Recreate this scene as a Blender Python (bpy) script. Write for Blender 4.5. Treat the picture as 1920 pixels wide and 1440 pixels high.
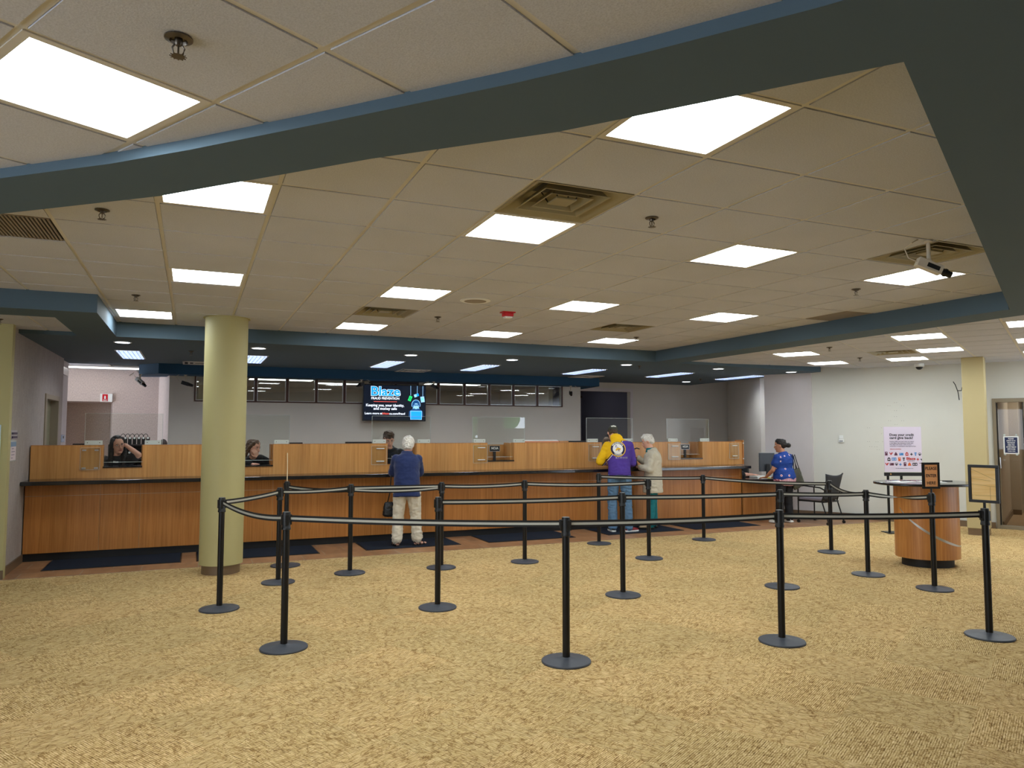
import bpy, bmesh, math, random
from mathutils import Vector, Matrix, Euler, noise
from mathutils.bvhtree import BVHTree
random.seed(7)
S = bpy.context.scene
for o in list(bpy.data.objects): bpy.data.objects.remove(o, do_unlink=True)
COL = S.collection
# ---------------------------------------------------------------- camera
PITCH, ROLL, YAW, CAMH = 0.0636, 0.0013, 0.4084, 1.611
cd = bpy.data.cameras.new('camera'); cam = bpy.data.objects.new('camera', cd); COL.objects.link(cam)
cd.sensor_width = 36.0; cd.sensor_fit = 'HORIZONTAL'; cd.lens = 36.0*1380.8/1920.0; cd.clip_start = .05; cd.clip_end = 200
_f = Vector((math.sin(YAW)*math.cos(PITCH), math.cos(YAW)*math.cos(PITCH), math.sin(PITCH)))
_r = Vector((math.cos(YAW), -math.sin(YAW), 0)); _u = _r.cross(_f)
_r2 = _r*math.cos(ROLL)+_u*math.sin(ROLL); _u2 = -_r*math.sin(ROLL)+_u*math.cos(ROLL)
_m = Matrix((( _r2.x,_u2.x,-_f.x,0),(_r2.y,_u2.y,-_f.y,0),(_r2.z,_u2.z,-_f.z,CAMH),(0,0,0,1)))
cam.matrix_world = _m
S.camera = cam
# ---------------------------------------------------------------- world, exposure
SKY = 7.0        # overcast daylight outside the rear windows and the added left opening
W = bpy.data.worlds.new('sky'); S.world = W; W.use_nodes = True
bg = W.node_tree.nodes['Background']; bg.inputs['Color'].default_value = (.78, .88, 1.0, 1); bg.inputs['Strength'].default_value = SKY
S.view_settings.view_transform = 'Standard'; S.view_settings.look = 'None'
S.view_settings.exposure = 0.22; S.view_settings.gamma = 1.0; S.view_settings.use_curve_mapping = False
PANEL = 16.0     # radiance of the ceiling panels
TROF = 20.0       # radiance of the lay-in fixtures over the counter
DOWN = 10.0
# ---------------------------------------------------------------- materials
def srgb(r, g, b):
    f = lambda c: ((c/255+.055)/1.055)**2.4 if c/255 > .04045 else c/255/12.92
    return (f(r), f(g), f(b), 1)
MATS = {}
def mat(name, col, rough=.6, metal=0., spec=.5, emit=0, alpha=None, trans=0, bump=0, bscale=200, vary=0, vscale=3, coat=0, sheen=0):
    if name in MATS: return MATS[name]
    m = bpy.data.materials.new(name); m.use_nodes = True; nt = m.node_tree; p = nt.nodes['Principled BSDF']
    c = srgb(*col)
    p.inputs['Base Color'].default_value = c; p.inputs['Roughness'].default_value = rough; p.inputs['Metallic'].default_value = metal
    p.inputs['Specular IOR Level'].default_value = spec; p.inputs['Coat Weight'].default_value = coat
    p.inputs['Sheen Weight'].default_value = sheen
    if trans: p.inputs['Transmission Weight'].default_value = trans; p.inputs['IOR'].default_value = 1.45
    if emit: p.inputs['Emission Color'].default_value = c; p.inputs['Emission Strength'].default_value = emit
    tc = nt.nodes.new('ShaderNodeTexCoord')
    n = nt.nodes.new('ShaderNodeTexNoise'); n.inputs['Scale'].default_value = vscale; n.inputs['Detail'].default_value = 4
    nt.links.new(tc.outputs['Object'], n.inputs['Vector'])
    mx = nt.nodes.new('ShaderNodeMixRGB'); mx.blend_type = 'MULTIPLY'; mx.inputs['Color1'].default_value = c
    rp = nt.nodes.new('ShaderNodeMapRange'); rp.inputs['To Min'].default_value = 1-max(vary, .03); rp.inputs['To Max'].default_value = 1+max(vary, .03)
    nt.links.new(n.outputs['Fac'], rp.inputs['Value']); nt.links.new(rp.outputs['Result'], mx.inputs['Color2']); mx.inputs['Fac'].default_value = 1
    nt.links.new(mx.outputs['Color'], p.inputs['Base Color'])
    if bump:
        n2 = nt.nodes.new('ShaderNodeTexNoise'); n2.inputs['Scale'].default_value = bscale; n2.inputs['Detail'].default_value = 5
        nt.links.new(tc.outputs['Object'], n2.inputs['Vector'])
        b = nt.nodes.new('ShaderNodeBump'); b.inputs['Strength'].default_value = bump; b.inputs['Distance'].default_value = .01
        nt.links.new(n2.outputs['Fac'], b.inputs['Height']); nt.links.new(b.outputs['Normal'], p.inputs['Normal'])
    m['p'] = 1; MATS[name] = m
    return m
class NB:   # small node builder
    def __init__(s, name, rough=.6, spec=.5):
        s.m = bpy.data.materials.new(name); s.m.use_nodes = True; s.nt = s.m.node_tree; s.p = s.nt.nodes['Principled BSDF']
        s.p.inputs['Roughness'].default_value = rough; s.p.inputs['Specular IOR Level'].default_value = spec
        s.tc = s.nt.nodes.new('ShaderNodeTexCoord'); MATS[name] = s.m
    def n(s, t, **k):
        x = s.nt.nodes.new(t)
        for a, v in k.items():
            if a in x.inputs: x.inputs[a].default_value = v
            else: setattr(x, a, v)
        return x
    def l(s, a, b): s.nt.links.new(a, b)
    def map(s, scale=(1,1,1), rot=(0,0,0), loc=(0,0,0), src=None):
        x = s.n('ShaderNodeMapping'); x.inputs['Scale'].default_value = scale; x.inputs['Rotation'].default_value = rot; x.inputs['Location'].default_value = loc
        s.l(src or s.tc.outputs['Object'], x.inputs['Vector']); return x.outputs['Vector']
    def noise(s, vec, scale, detail=4, rough=.5):
        x = s.n('ShaderNodeTexNoise', Scale=scale, Detail=detail, Roughness=rough); s.l(vec, x.inputs['Vector']); return x.outputs['Fac']
    def ramp(s, fac, stops, interp='LINEAR'):
        x = s.n('ShaderNodeValToRGB'); x.color_ramp.interpolation = interp
        e = x.color_ramp.elements
        while len(e) < len(stops): e.new(.5)
        for i, (p, c) in enumerate(stops): e[i].position = p; e[i].color = c if len(c) == 4 else srgb(*c)
        s.l(fac, x.inputs['Fac']); return x.outputs['Color']
    def mix(s, fac, a, b, mode='MIX'):
        x = s.n('ShaderNodeMixRGB'); x.blend_type = mode
        for i, v in (('Fac', fac), ('Color1', a), ('Color2', b)):
            if hasattr(v, 'links') or hasattr(v, 'is_linked'): s.l(v, x.inputs[i])
            elif i == 'Fac': x.inputs[i].default_value = v
            else: x.inputs[i].default_value = v if len(v) == 4 else srgb(*v)
        return x.outputs['Color']
    def math(s, op, a, b=None, c=None):
        x = s.n('ShaderNodeMath'); x.operation = op
        for i, v in enumerate((a, b, c)):
            if v is None: continue
            if hasattr(v, 'is_linked'): s.l(v, x.inputs[i])
            else: x.inputs[i].default_value = v
        return x.outputs[0]
    def color(s, v): s.l(v, s.p.inputs['Base Color'])
    def bump(s, h, strength=.3, dist=.01):
        x = s.n('ShaderNodeBump', Strength=strength, Distance=dist); s.l(h, x.inputs['Height']); s.l(x.outputs['Normal'], s.p.inputs['Normal'])
ANG = math.radians(29.5)
# carpet: quarter-turned 61 cm tiles with ribbed loops
def m_carpet():
    b = NB('carpet', .95, .1)
    v = b.map(rot=(0, 0, -ANG), loc=(.31, .12, 0))
    sx = b.n('ShaderNodeSeparateXYZ'); b.l(v, sx.inputs[0]); X, Y = sx.outputs[0], sx.outputs[1]
    ch = b.math('MODULO', b.math('ADD', b.math('ADD', b.math('FLOOR', b.math('DIVIDE', X, .61)), b.math('FLOOR', b.math('DIVIDE', Y, .61))), 400), 2.0)
    ck = b.math('GREATER_THAN', ch, .5)
    def ribs(ax, sc):
        w_ = b.n('ShaderNodeTexWave'); w_.wave_type = 'BANDS'; w_.bands_direction = ax; w_.inputs['Scale'].default_value = 27.0
        w_.inputs['Distortion'].default_value = 1.6; w_.inputs['Detail'].default_value = 2; w_.inputs['Detail Scale'].default_value = 1.4; b.l(v, w_.inputs['Vector'])
        n_ = b.noise(b.map(scale=sc, src=v), 1., 4, .65)
        return b.math('ADD', b.math('MULTIPLY', w_.outputs['Fac'], .20), b.math('MULTIPLY', n_, .98))
    rA = ribs('Y', (16, 130, 1)); rB = ribs('X', (130, 16, 1))
    rib = b.math('ADD', b.math('MULTIPLY', rA, b.math('SUBTRACT', 1.0, ck)), b.math('MULTIPLY', rB, ck))
    big = b.noise(b.map(scale=(1, 1, 1), src=v), 1.3, 3)
    col = b.ramp(rib, [(.36, (112, 86, 50)), (.48, (174, 143, 92)), (.60, (206, 176, 122)), (.78, (236, 212, 166))])
    w = b.n('ShaderNodeTexNoise', Scale=3.4, Detail=3, Roughness=.55, Distortion=2.6); b.l(b.map(scale=(1, 2.0, 1), src=v), w.inputs['Vector'])
    w2 = b.n('ShaderNodeTexNoise', Scale=6.0, Detail=2, Roughness=.5, Distortion=1.8); b.l(b.map(scale=(1.6, 1, 1), loc=(5, 3, 0), src=v), w2.inputs['Vector'])
    for ww in (w, w2):
        vein = b.ramp(b.math('ABSOLUTE', b.math('SUBTRACT', ww.outputs['Fac'], .5)), [(0, (.56,.47,.36,1)), (.012, (.66,.58,.47,1)), (.026, (1,1,1,1))])
        col = b.mix(.8, col, vein, 'MULTIPLY')
    col = b.mix(1, col, b.ramp(big, [(.3, (.93,.93,.91,1)), (.7, (1.06,1.05,1.04,1))]), 'MULTIPLY')
    # some tiles are a little greener / duller than their neighbours
    wn = b.n('ShaderNodeTexWhiteNoise'); fl = b.n('ShaderNodeVectorMath'); fl.operation = 'FLOOR'
    b.l(b.map(scale=(1/.61, 1/.61, 1), src=v), fl.inputs[0]); b.l(fl.outputs[0], wn.inputs['Vector'])
    col = b.mix(1, col, b.ramp(wn.outputs['Value'], [(0, (.92,.94,.92,1)), (1, (1.04,1.02,1.0,1))]), 'MULTIPLY')
    b.color(col); b.bump(rib, .35, .01); return b.m
def m_wood(name, base, dark, light, sc=1., vertical=True):
    b = NB(name, .38, .5); 
    v = b.map(scale=((38, 38, 1.1) if vertical else (1.1, 38, 38)))
    n1 = b.noise(v, sc, 6, .65); n2 = b.noise(b.map(scale=((4.2, 4.2, .25) if vertical else (.25, 4.2, 4.2))), 1.3, 2)
    c = b.ramp(n1, [(.3, dark), (.5, base), (.72, light)])
    c = b.mix(1, c, b.ramp(n2, [(.3, (.88,.87,.85,1)), (.7, (1.1,1.09,1.06,1))]), 'MULTIPLY')
    b.color(c); b.p.inputs['Coat Weight'].default_value = .15; b.p.inputs['Coat Roughness'].default_value = .25
    b.bump(n1, .05, .004); return b.m
def m_tilefloor():
    b = NB('floor_tile', .42, .5)
    v = b.map(rot=(0, 0, math.radians(0)), loc=(.2, -9.555, 0))
    br = b.n('ShaderNodeTexBrick'); br.offset = .5; br.inputs['Scale'].default_value = 1; br.inputs['Brick Width'].default_value = .61; br.inputs['Row Height'].default_value = .33
    br.inputs['Mortar Size'].default_value = .006; br.inputs['Mortar Smooth'].default_value = .1
    br.inputs['Color1'].default_value = srgb(172, 130, 94); br.inputs['Color2'].default_value = srgb(148, 108, 76); br.inputs['Mortar'].default_value = srgb(166, 150, 132)
    b.l(v, br.inputs['Vector'])
    n = b.noise(b.map(scale=(3, 1, 1)), 2.2, 6, .6)
    c = b.mix(1, br.outputs['Color'], b.ramp(n, [(.3, (.74,.72,.7,1)), (.7, (1.18,1.15,1.1,1))]), 'MULTIPLY')
    b.color(c); b.bump(b.noise(b.map(), 14, 5), .15, .004); return b.m
def m_wallpaper(name, c1, c2, grain=(60, 60, 4)):
    b = NB(name, .8, .3)
    n = b.noise(b.map(scale=grain), 1.0, 5, .7); n2 = b.noise(b.map(), 70, 3)
    c = b.ramp(n, [(.3, c1), (.7, c2)]); c = b.mix(.5, c, b.ramp(n2, [(.35, (.82,.82,.82,1)), (.6, (1.08,1.08,1.08,1))]), 'MULTIPLY')
    b.color(c); b.bump(n2, .15, .004); return b.m
def m_speckle(name, base, spec, rough=.18, scale=260):
    b = NB(name, rough, .6)
    v = b.n('ShaderNodeTexVoronoi', Scale=scale); b.l(b.tc.outputs['Object'], v.inputs['Vector'])
    n = b.noise(b.map(), 90, 3)
    c = b.ramp(v.outputs['Distance'], [(.0, spec), (.18, base)]); c = b.mix(n, c, base)
    b.color(c); b.p.inputs['Coat Weight'].default_value = .3; return b.m
def m_ceiltile():
    b = NB('ceiling_tile', .95, .1)
    n = b.noise(b.map(), 160, 5, .7); n2 = b.noise(b.map(), 1.2, 2)
    vo = b.n('ShaderNodeTexVoronoi', Scale=55); b.l(b.tc.outputs['Object'], vo.inputs['Vector'])
    c = b.ramp(n, [(.35, (186, 188, 196)), (.6, (204, 206, 214))])
    c = b.mix(1, c, b.ramp(vo.outputs['Distance'], [(.0, (.80,.79,.77,1)), (.07, (1,1,1,1))]), 'MULTIPLY')
    c = b.mix(1, c, b.ramp(n2, [(.3, (.95,.95,.94,1)), (.7, (1.03,1.03,1.03,1))]), 'MULTIPLY')
    b.color(c); b.bump(n, .25, .004); return b.m
M = {}
M['carpet'] = m_carpet(); M['tilefloor'] = m_tilefloor(); M['ceil'] = m_ceiltile()
M['wood'] = m_wood('counter_wood', (206, 148, 84), (186, 126, 64), (216, 162, 100))
M['wood_dark'] = m_wood('counter_wood_low', (182, 118, 56), (158, 98, 42), (196, 134, 70))
M['wood_kiosk'] = m_wood('kiosk_wood', (186, 124, 62), (164, 102, 46), (202, 142, 80))
M['granite'] = m_speckle('granite_black', (22, 24, 28), (120, 125, 130), .2, 180)
M['grid'] = mat('ceiling_grid_metal', (206, 202, 192), .5, 0, .4)
M['soffit'] = mat('soffit_paint', (80, 99, 112), .75, 0, .3, bump=.05, bscale=120, vary=.03)
M['navy'] = mat('navy_paint', (34, 74, 104), .7, 0, .3, vary=.03)
M['olive'] = mat('olive_paint', (182, 174, 124), .55, 0, .4, bump=.04, bscale=150, vary=.03)
M['olive2'] = mat('tan_paint', (188, 174, 130), .6, 0, .4, vary=.03)
M['wallpaper'] = m_wallpaper('wallpaper_taupe', (150, 140, 134), (178, 168, 160))
M['wallpink'] = m_wallpaper('wallpaper_pink', (176, 160, 156), (214, 198, 190), (90, 90, 30))
M['wallgrey'] = mat('wall_grey', (208, 204, 194), .8, 0, .3, bump=.04, bscale=120, vary=.02)
M['wallwhite'] = mat('wall_white', (214, 214, 206), .8, 0, .3, bump=.04, bscale=120, vary=.02)
M['wallcool'] = mat('wall_cool', (208, 202, 202), .75, 0, .3, bump=.04, bscale=120, vary=.02)
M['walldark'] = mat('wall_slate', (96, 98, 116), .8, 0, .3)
M['beige'] = mat('corridor_beige', (190, 178, 158), .8, 0, .3, vary=.04)
M['brownbase'] = m_speckle('baseboard_stone', (112, 90, 66), (70, 55, 40), .5, 60)
M['black'] = mat('black_plastic', (14, 14, 15), .45, 0, .5)
M['blackm'] = mat('black_metal', (16, 16, 18), .38, .3, .5)
M['base_rubber'] = mat('stanchion_base', (62, 66, 74), .5, .1, .5)
M['kick'] = mat('toe_kick', (12, 12, 14), .6)
M['alu'] = mat('aluminium', (190, 192, 194), .32, .9)
M['seam'] = mat('seam_aluminium', (196, 176, 150), .4, .5)
M['white'] = mat('white_plastic', (232, 234, 232), .45)
M['bracket'] = mat('bracket_silver', (206, 214, 208), .45, .15)
M['frame_brown'] = mat('window_frame_brown', (74, 44, 34), .5)
M['doorframe'] = mat('door_frame_taupe', (138, 126, 104), .5)
M['doorwood'] = mat('door_brown', (96, 62, 42), .5)
M['doordark'] = mat('door_green_grey', (92, 96, 86), .5)
M['mat'] = mat('mat_charcoal', (46, 52, 64), .98, 0, .05, bump=.8, bscale=260, vary=.25, vscale=240)
M['belt'] = mat('belt_black', (16, 16, 18), .8)
M['beltgrey'] = mat('belt_grey', (176, 176, 168), .7)
M['panel'] = mat('light_panel', (244, 252, 255), .5, emit=PANEL)
M['troffer'] = mat('troffer_tubes', (242, 246, 252), .5, emit=TROF)
M['down'] = mat('downlight_lens', (236, 242, 255), .5, emit=DOWN)
M['ventm'] = mat('vent_metal', (150, 140, 108), .45, .2)
M['vdark'] = mat('vent_interior', (30, 30, 30), .7)
M['grille'] = mat('grille_grey', (150, 140, 128), .6)
M['chrome'] = mat('sprinkler_metal', (96, 88, 78), .35, .8)
M['red'] = mat('red_plastic', (200, 18, 34), .4)
M['skin'] = mat('skin_light', (222, 168, 144), .55, vary=.05, vscale=20)
M['skin2'] = mat('skin_tan', (190, 134, 104), .55, vary=.05, vscale=20)
M['ivory'] = mat('camera_ivory', (196, 186, 168), .5)
def glassy(name, tint=(250, 255, 252), rough=.0, k=1.9):
    m = bpy.data.materials.new(name); m.use_nodes = True; nt = m.node_tree; nt.nodes.clear()
    o = nt.nodes.new('ShaderNodeOutputMaterial'); mx = nt.nodes.new('ShaderNodeMixShader'); fr = nt.nodes.new('ShaderNodeFresnel'); fr.inputs['IOR'].default_value = 1.49
    t = nt.nodes.new('ShaderNodeBsdfTransparent'); t.inputs['Color'].default_value = srgb(*tint)
    g = nt.nodes.new('ShaderNodeBsdfGlossy'); g.inputs['Roughness'].default_value = rough
    ge = nt.nodes.new('ShaderNodeNewGeometry'); ma = nt.nodes.new('ShaderNodeMath'); ma.operation = 'MULTIPLY_ADD'; ma.inputs[1].default_value = -1; ma.inputs[2].default_value = 1
    mb_ = nt.nodes.new('ShaderNodeMath'); mb_.operation = 'MULTIPLY'; md = nt.nodes.new('ShaderNodeMath'); md.operation = 'MULTIPLY'; md.inputs[1].default_value = k; md.use_clamp = True; nt.links.new(ge.outputs['Backfacing'], ma.inputs[0]); nt.links.new(ma.outputs[0], mb_.inputs[0]); nt.links.new(fr.outputs[0], md.inputs[0]); nt.links.new(md.outputs[0], mb_.inputs[1])
    nt.links.new(mb_.outputs[0], mx.inputs[0]); nt.links.new(t.outputs[0], mx.inputs[1]); nt.links.new(g.outputs[0], mx.inputs[2]); nt.links.new(mx.outputs[0], o.inputs['Surface'])
    MATS[name] = m; return m
M['acrylic'] = glassy('clear_acrylic', (250, 252, 250)); M['glass'] = glassy('window_glass', (232, 238, 236)); M['glassdoor'] = glassy('door_glass', (246, 244, 240), 0, .6)
M['acrylic_edge'] = mat('acrylic_edge', (196, 206, 202), .25)
M['lenses'] = glassy('spectacle_lens', (230, 235, 240))
# ---------------------------------------------------------------- mesh builder
class MB:
    def __init__(s): s.v = []; s.f = []
    def add(s, vs, fs):
        k = len(s.v); s.v += [tuple(v) for v in vs]; s.f += [tuple(i+k for i in f) for f in fs]; return s
    def box(s, x0, y0, z0, x1, y1, z1, R=None):
        vs = [Vector((x, y, z)) for z in (z0, z1) for y in (y0, y1) for x in (x0, x1)]
        if R is not None: vs = [R @ v for v in vs]
        return s.add(vs, [(0,2,3,1),(4,5,7,6),(0,1,5,4),(2,6,7,3),(0,4,6,2),(1,3,7,5)])
    def cbox(s, c, d, R=None):   # centre, size, rotation about centre
        R = R or Matrix.Identity(3); c = Vector(c)
        vs = [c + R @ Vector((x*d[0]/2, y*d[1]/2, z*d[2]/2)) for z in (-1,1) for y in (-1,1) for x in (-1,1)]
        return s.add(vs, [(0,2,3,1),(4,5,7,6),(0,1,5,4),(2,6,7,3),(0,4,6,2),(1,3,7,5)])
    def prism(s, pts, z0, z1):   # polygon (ccw) extruded along z
        n = len(pts); vs = [(p[0], p[1], z0) for p in pts]+[(p[0], p[1], z1) for p in pts]
        return s.add(vs, [tuple(range(n))[::-1], tuple(range(n, 2*n))]+[(i, (i+1) % n, n+(i+1) % n, n+i) for i in range(n)])
    def prof(s, pts, frame, depth):   # 2-D polygon in a frame (origin, xdir, ydir), extruded by depth along normal
        o, ax, ay = map(Vector, frame); nz = ax.cross(ay).normalized()*depth; n = len(pts)
        a = [o+ax*p[0]+ay*p[1] for p in pts]; vs = a+[p+nz for p in a]
        return s.add(vs, [tuple(range(n))[::-1], tuple(range(n, 2*n))]+[(i, (i+1) % n, n+(i+1) % n, n+i) for i in range(n)])
    def lathe(s, prof, n=32, c=(0,0,0), cap=True):
        c = Vector(c); vs = []; fs = []
        for r, z in prof:
            for i in range(n):
                a = 2*math.pi*i/n; vs.append(c+Vector((r*math.cos(a), r*math.sin(a), z)))
        m = len(prof)
        for j in range(m-1):
            for i in range(n):
                fs.append((j*n+i, j*n+(i+1) % n, (j+1)*n+(i+1) % n, (j+1)*n+i))
        if cap: fs.append(tuple(range(n))[::-1]); fs.append(tuple((m-1)*n+i for i in range(n)))
        else: fs += [((m-1)*n+i, (m-1)*n+(i+1) % n, (i+1) % n, i) for i in range(n)]
        return s.add(vs, fs)
    def loft(s, st, ref=(1,0,0), n=14):   # st: (centre, rx, ry)
        P = [Vector(a[0]) for a in st]; vs = []; fs = []; ref = Vector(ref)
        for i, a in enumerate(st):
            t = (P[min(i+1, len(P)-1)]-P[max(i-1, 0)]).normalized()
            x = ref-t*ref.dot(t)
            if x.length < 1e-3: x = Vector((0,1,0))-t*t.y
            x.normalize(); y = t.cross(x)
            for k in range(n):
                an = 2*math.pi*k/n; vs.append(P[i]+x*math.cos(an)*a[1]+y*math.sin(an)*a[2])
        m = len(st)
        for j in range(m-1):
            for k in range(n): fs.append((j*n+k, j*n+(k+1) % n, (j+1)*n+(k+1) % n, (j+1)*n+k))
        fs.append(tuple(range(n))[::-1]); fs.append(tuple((m-1)*n+i for i in range(n)))
        return s.add(vs, fs)
    def tube(s, pts, r, n=10, ref=(0.3,0.2,1)): 
        rr = r if isinstance(r, (list, tuple)) else [r]*len(pts)
        return s.loft([(p, a, a) for p, a in zip(pts, rr)], ref, n)
    def ball(s, c, r, n=12, m=8, R=None):
        c = Vector(c); r = Vector(r) if isinstance(r, (list, tuple)) else Vector((r, r, r)); vs = []; fs = []
        R = R or Matrix.Identity(3)
        vs.append(c+R@Vector((0,0,-r.z)))
        for j in range(1, m):
            ph = math.pi*j/m-math.pi/2
            for i in range(n):
                a = 2*math.pi*i/n; vs.append(c+R@Vector((r.x*math.cos(a)*math.cos(ph), r.y*math.sin(a)*math.cos(ph), r.z*math.sin(ph))))
        vs.append(c+R@Vector((0,0,r.z)))
        for i in range(n): fs.append((0, 1+(i+1) % n, 1+i))
        for j in range(m-2):
            for i in range(n): a = 1+j*n; fs.append((a+i, a+(i+1) % n, a+n+(i+1) % n, a+n+i))
        a = 1+(m-2)*n; T = len(vs)-1
        for i in range(n): fs.append((a+i, a+(i+1) % n, T))
        return s.add(vs, fs)
    def me(s, name):
        me = bpy.data.meshes.new(name); me.from_pydata(s.v, [], s.f); me.validate(); me.update(); return me
    def build(s, name, m, parent=None, smooth=False, bevel=0, loc=None, rot=None):
        me = s.me(name); me.materials.append(M[m] if isinstance(m, str) else m)
        if smooth:
            for p in me.polygons: p.use_smooth = True
            if smooth != 'all':
                me.update()
        o = bpy.data.objects.new(name, me); COL.objects.link(o)
        if parent is not None: o.parent = parent
        if loc is not None: o.location = loc
        if rot is not None: o.rotation_euler = rot
        if bevel:
            b = o.modifiers.new('b', 'BEVEL'); b.width = bevel; b.segments = 2; b.limit_method = 'ANGLE'; b.angle_limit = math.radians(50)
        if smooth and smooth != 'all':
            e = o.modifiers.new('e', 'EDGE_SPLIT'); e.split_angle = math.radians(38)
        return o
def tag(o, label=None, cat=None, group=None, kind=None):
    if label: o['label'] = label
    if cat: o['category'] = cat
    if group: o['group'] = group
    if kind: o['kind'] = kind
    return o
def thing(name, label, cat, loc=(0,0,0), rz=0, group=None):
    o = bpy.data.objects.new(name, None); COL.objects.link(o); o.location = loc; o.rotation_euler = (0,0,rz); o.empty_display_size = .1
    return tag(o, label, cat, group)
def struct(o): o['kind'] = 'structure'; return o
KIDS = {}
def dup(root, label, loc=None, rz=None, group=None):
    def cp(o, par):
        c = o.copy(); COL.objects.link(c); c.parent = par
        for ch in [x for x in list(bpy.data.objects) if x.parent == o and x != c]: cp(ch, c)
        return c
    r = cp(root, None); r['label'] = label
    if loc is not None: r.location = loc
    if rz is not None: r.rotation_euler = (0, 0, rz)
    if group: r['group'] = group
    return r
def text_mesh(s, size=1., bold=0., align='CENTER', spacing=1., shear=0, depth=0., line=1.):
    c = bpy.data.curves.new('t', 'FONT'); c.body = s; c.size = size; c.align_x = align; c.align_y = 'CENTER'; c.offset = bold; c.space_character = spacing
    c.shear = shear; c.space_line = line; c.resolution_u = 3
    c.extrude = depth
    o = bpy.data.objects.new('t', c); COL.objects.link(o)
    bpy.context.view_layer.update()
    me = bpy.data.meshes.new_from_object(o.evaluated_get(bpy.context.evaluated_depsgraph_get()))
    bpy.data.objects.remove(o, do_unlink=True); return me
def text(name, s, m, parent, frame, size=.1, bold=0., align='CENTER', spacing=1., depth=.0006, line=1., width=None):
    """flat lettering in a frame (origin, xdir, ydir) in the parent's space"""
    me = text_mesh(s, size, bold, align, spacing, depth=depth, line=line)
    o, ax, ay = map(Vector, frame); az = ax.cross(ay)
    if width:
        xs = [v.co.x for v in me.vertices]; k = width/(max(xs)-min(xs))
        for v in me.vertices: v.co.x *= k
    for v in me.vertices: v.co = o+ax*v.co.x+ay*v.co.y+az*v.co.z
    me.materials.clear(); me.materials.append(M[m]); ob = bpy.data.objects.new(name, me); COL.objects.link(ob); ob.parent = parent
    return ob
# ================================================================ THE ROOM
ZC, ZS, ZO = 2.913, 2.735, 2.78          # main ceiling, soffit underside, outer ceilings
G = .6096; GX, GY = .998, 3.396
E1 = Vector((math.cos(ANG), math.sin(ANG), 0)); E2 = Vector((-math.sin(ANG), math.cos(ANG), 0))
def clip(poly, a, b, c):                 # keep a*x+b*y<=c
    out = []
    for i in range(len(poly)):
        p, q = poly[i], poly[(i+1) % len(poly)]; dp = a*p[0]+b*p[1]-c; dq = a*q[0]+b*q[1]-c
        if dp <= 0: out.append(p)
        if dp*dq < 0: t = dp/(dp-dq); out.append((p[0]+(q[0]-p[0])*t, p[1]+(q[1]-p[1])*t))
    return out
def tiled(org, e1, e2, z, ir, jr, clips, skip, name):
    """lay-in tiles that hang 7 mm below a T-bar grid"""
    t = MB(); g = MB(); bw = .012
    def put(mb, poly, z0, z1):
        for cl in clips: 
            if len(poly) < 3: return
            poly = clip(poly, *cl)
        if len(poly) >= 3: mb.prism(poly, z0, z1)
    def P(a, b): v = org+e1*a+e2*b; return (v.x, v.y)
    for i in range(*ir):
        for j in range(*jr):
            if (i, j) in skip: continue
            a0, b0, a1, b1 = i*G+bw+.002, j*G+bw+.002, (i+1)*G-bw-.002, (j+1)*G-bw-.002
            put(t, [P(a0,b0),P(a1,b0),P(a1,b1),P(a0,b1)], z, z+.02)
    for i in range(ir[0], ir[1]+1):
        put(g, [P(i*G-bw, jr[0]*G), P(i*G+bw, jr[0]*G), P(i*G+bw, jr[1]*G), P(i*G-bw, jr[1]*G)], z+.0045, z+.02)
    for j in range(jr[0], jr[1]+1):
        put(g, [P(ir[0]*G, j*G-bw), P(ir[1]*G, j*G-bw), P(ir[1]*G, j*G+bw), P(ir[0]*G, j*G+bw)], z+.005, z+.02)
    # plenum board behind, so no light leaks between tiles
    struct(t.build('ceiling', 'ceil')); struct(g.build('trim_'+name, 'grid'))
MAINL = {(1,1):'a',(4,1):'b',(7,1):'c',(1,5):'d',(4,5):'e',(7,5):'f',(1,9):'g',(4,9):'h',(7,9):'i',(-2,5):'j',(-3,9):'k',(-2,1):'l',(1,-2):'m'}
MAINV = {(1,0):1,(1,7):2,(6,7):3,(6,0):4}
MAING = {(9,4):1,(-4,3):2}
o0 = Vector((GX, GY, 0))
tiled(o0, Vector((1,0,0)), Vector((0,1,0)), ZC, (-10, 11), (-6, 12), [(-1,-1,-3.33), (0,1,10.15)], set(MAINL)|set(MAINV)|set(MAING), '1')
# outer ceilings, their grid turned 29.5 degrees
oN = Vector((.040, 2.776, 0))
tiled(oN, E1, E2, ZO, (-12, 8), (-16, 6), [(1,1,3.33), (1,0,3.5)], {(-1,0)}, '2')
oR = E1*10.0 + E2*1.147
RL = {'a':(10.30,1.45),'b':(12.13,1.45),'c':(13.35,2.06),'d':(11.52,3.28),'e':(13.35,3.28),'f':(9.69,.23),'g':(11.52,.23),'h':(13.35,.23)}
def rcell(u, n): return (round((u-10.0)/G-.5+1e-6), round((n-1.147)/G-.5))
RSK = {rcell(*v) for v in RL.values()}
RV = rcell(12.13, 2.06)
U = 14.8   # right wall: points with p.E1 = U
tiled(oR, E1, E2, ZO, (-12, 9), (-20, 12), [(-1,0,-7.2), (0.09,1,10.95)], RSK|{RV}, '3')
# low left recess ceiling
tiled(Vector((-1.9-.3, 8.45, 0)), Vector((1,0,0)), Vector((0,1,0)), ZO, (-6, 3), (-1, 4), [(1,0,-1.2), (0,1,10.1), (0,-1,-8.4)], set(), '4')
mb = MB().box(-7, -7, 3.05, 19, 19, 3.1); struct(mb.build('ceiling', 'vdark'))
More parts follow.
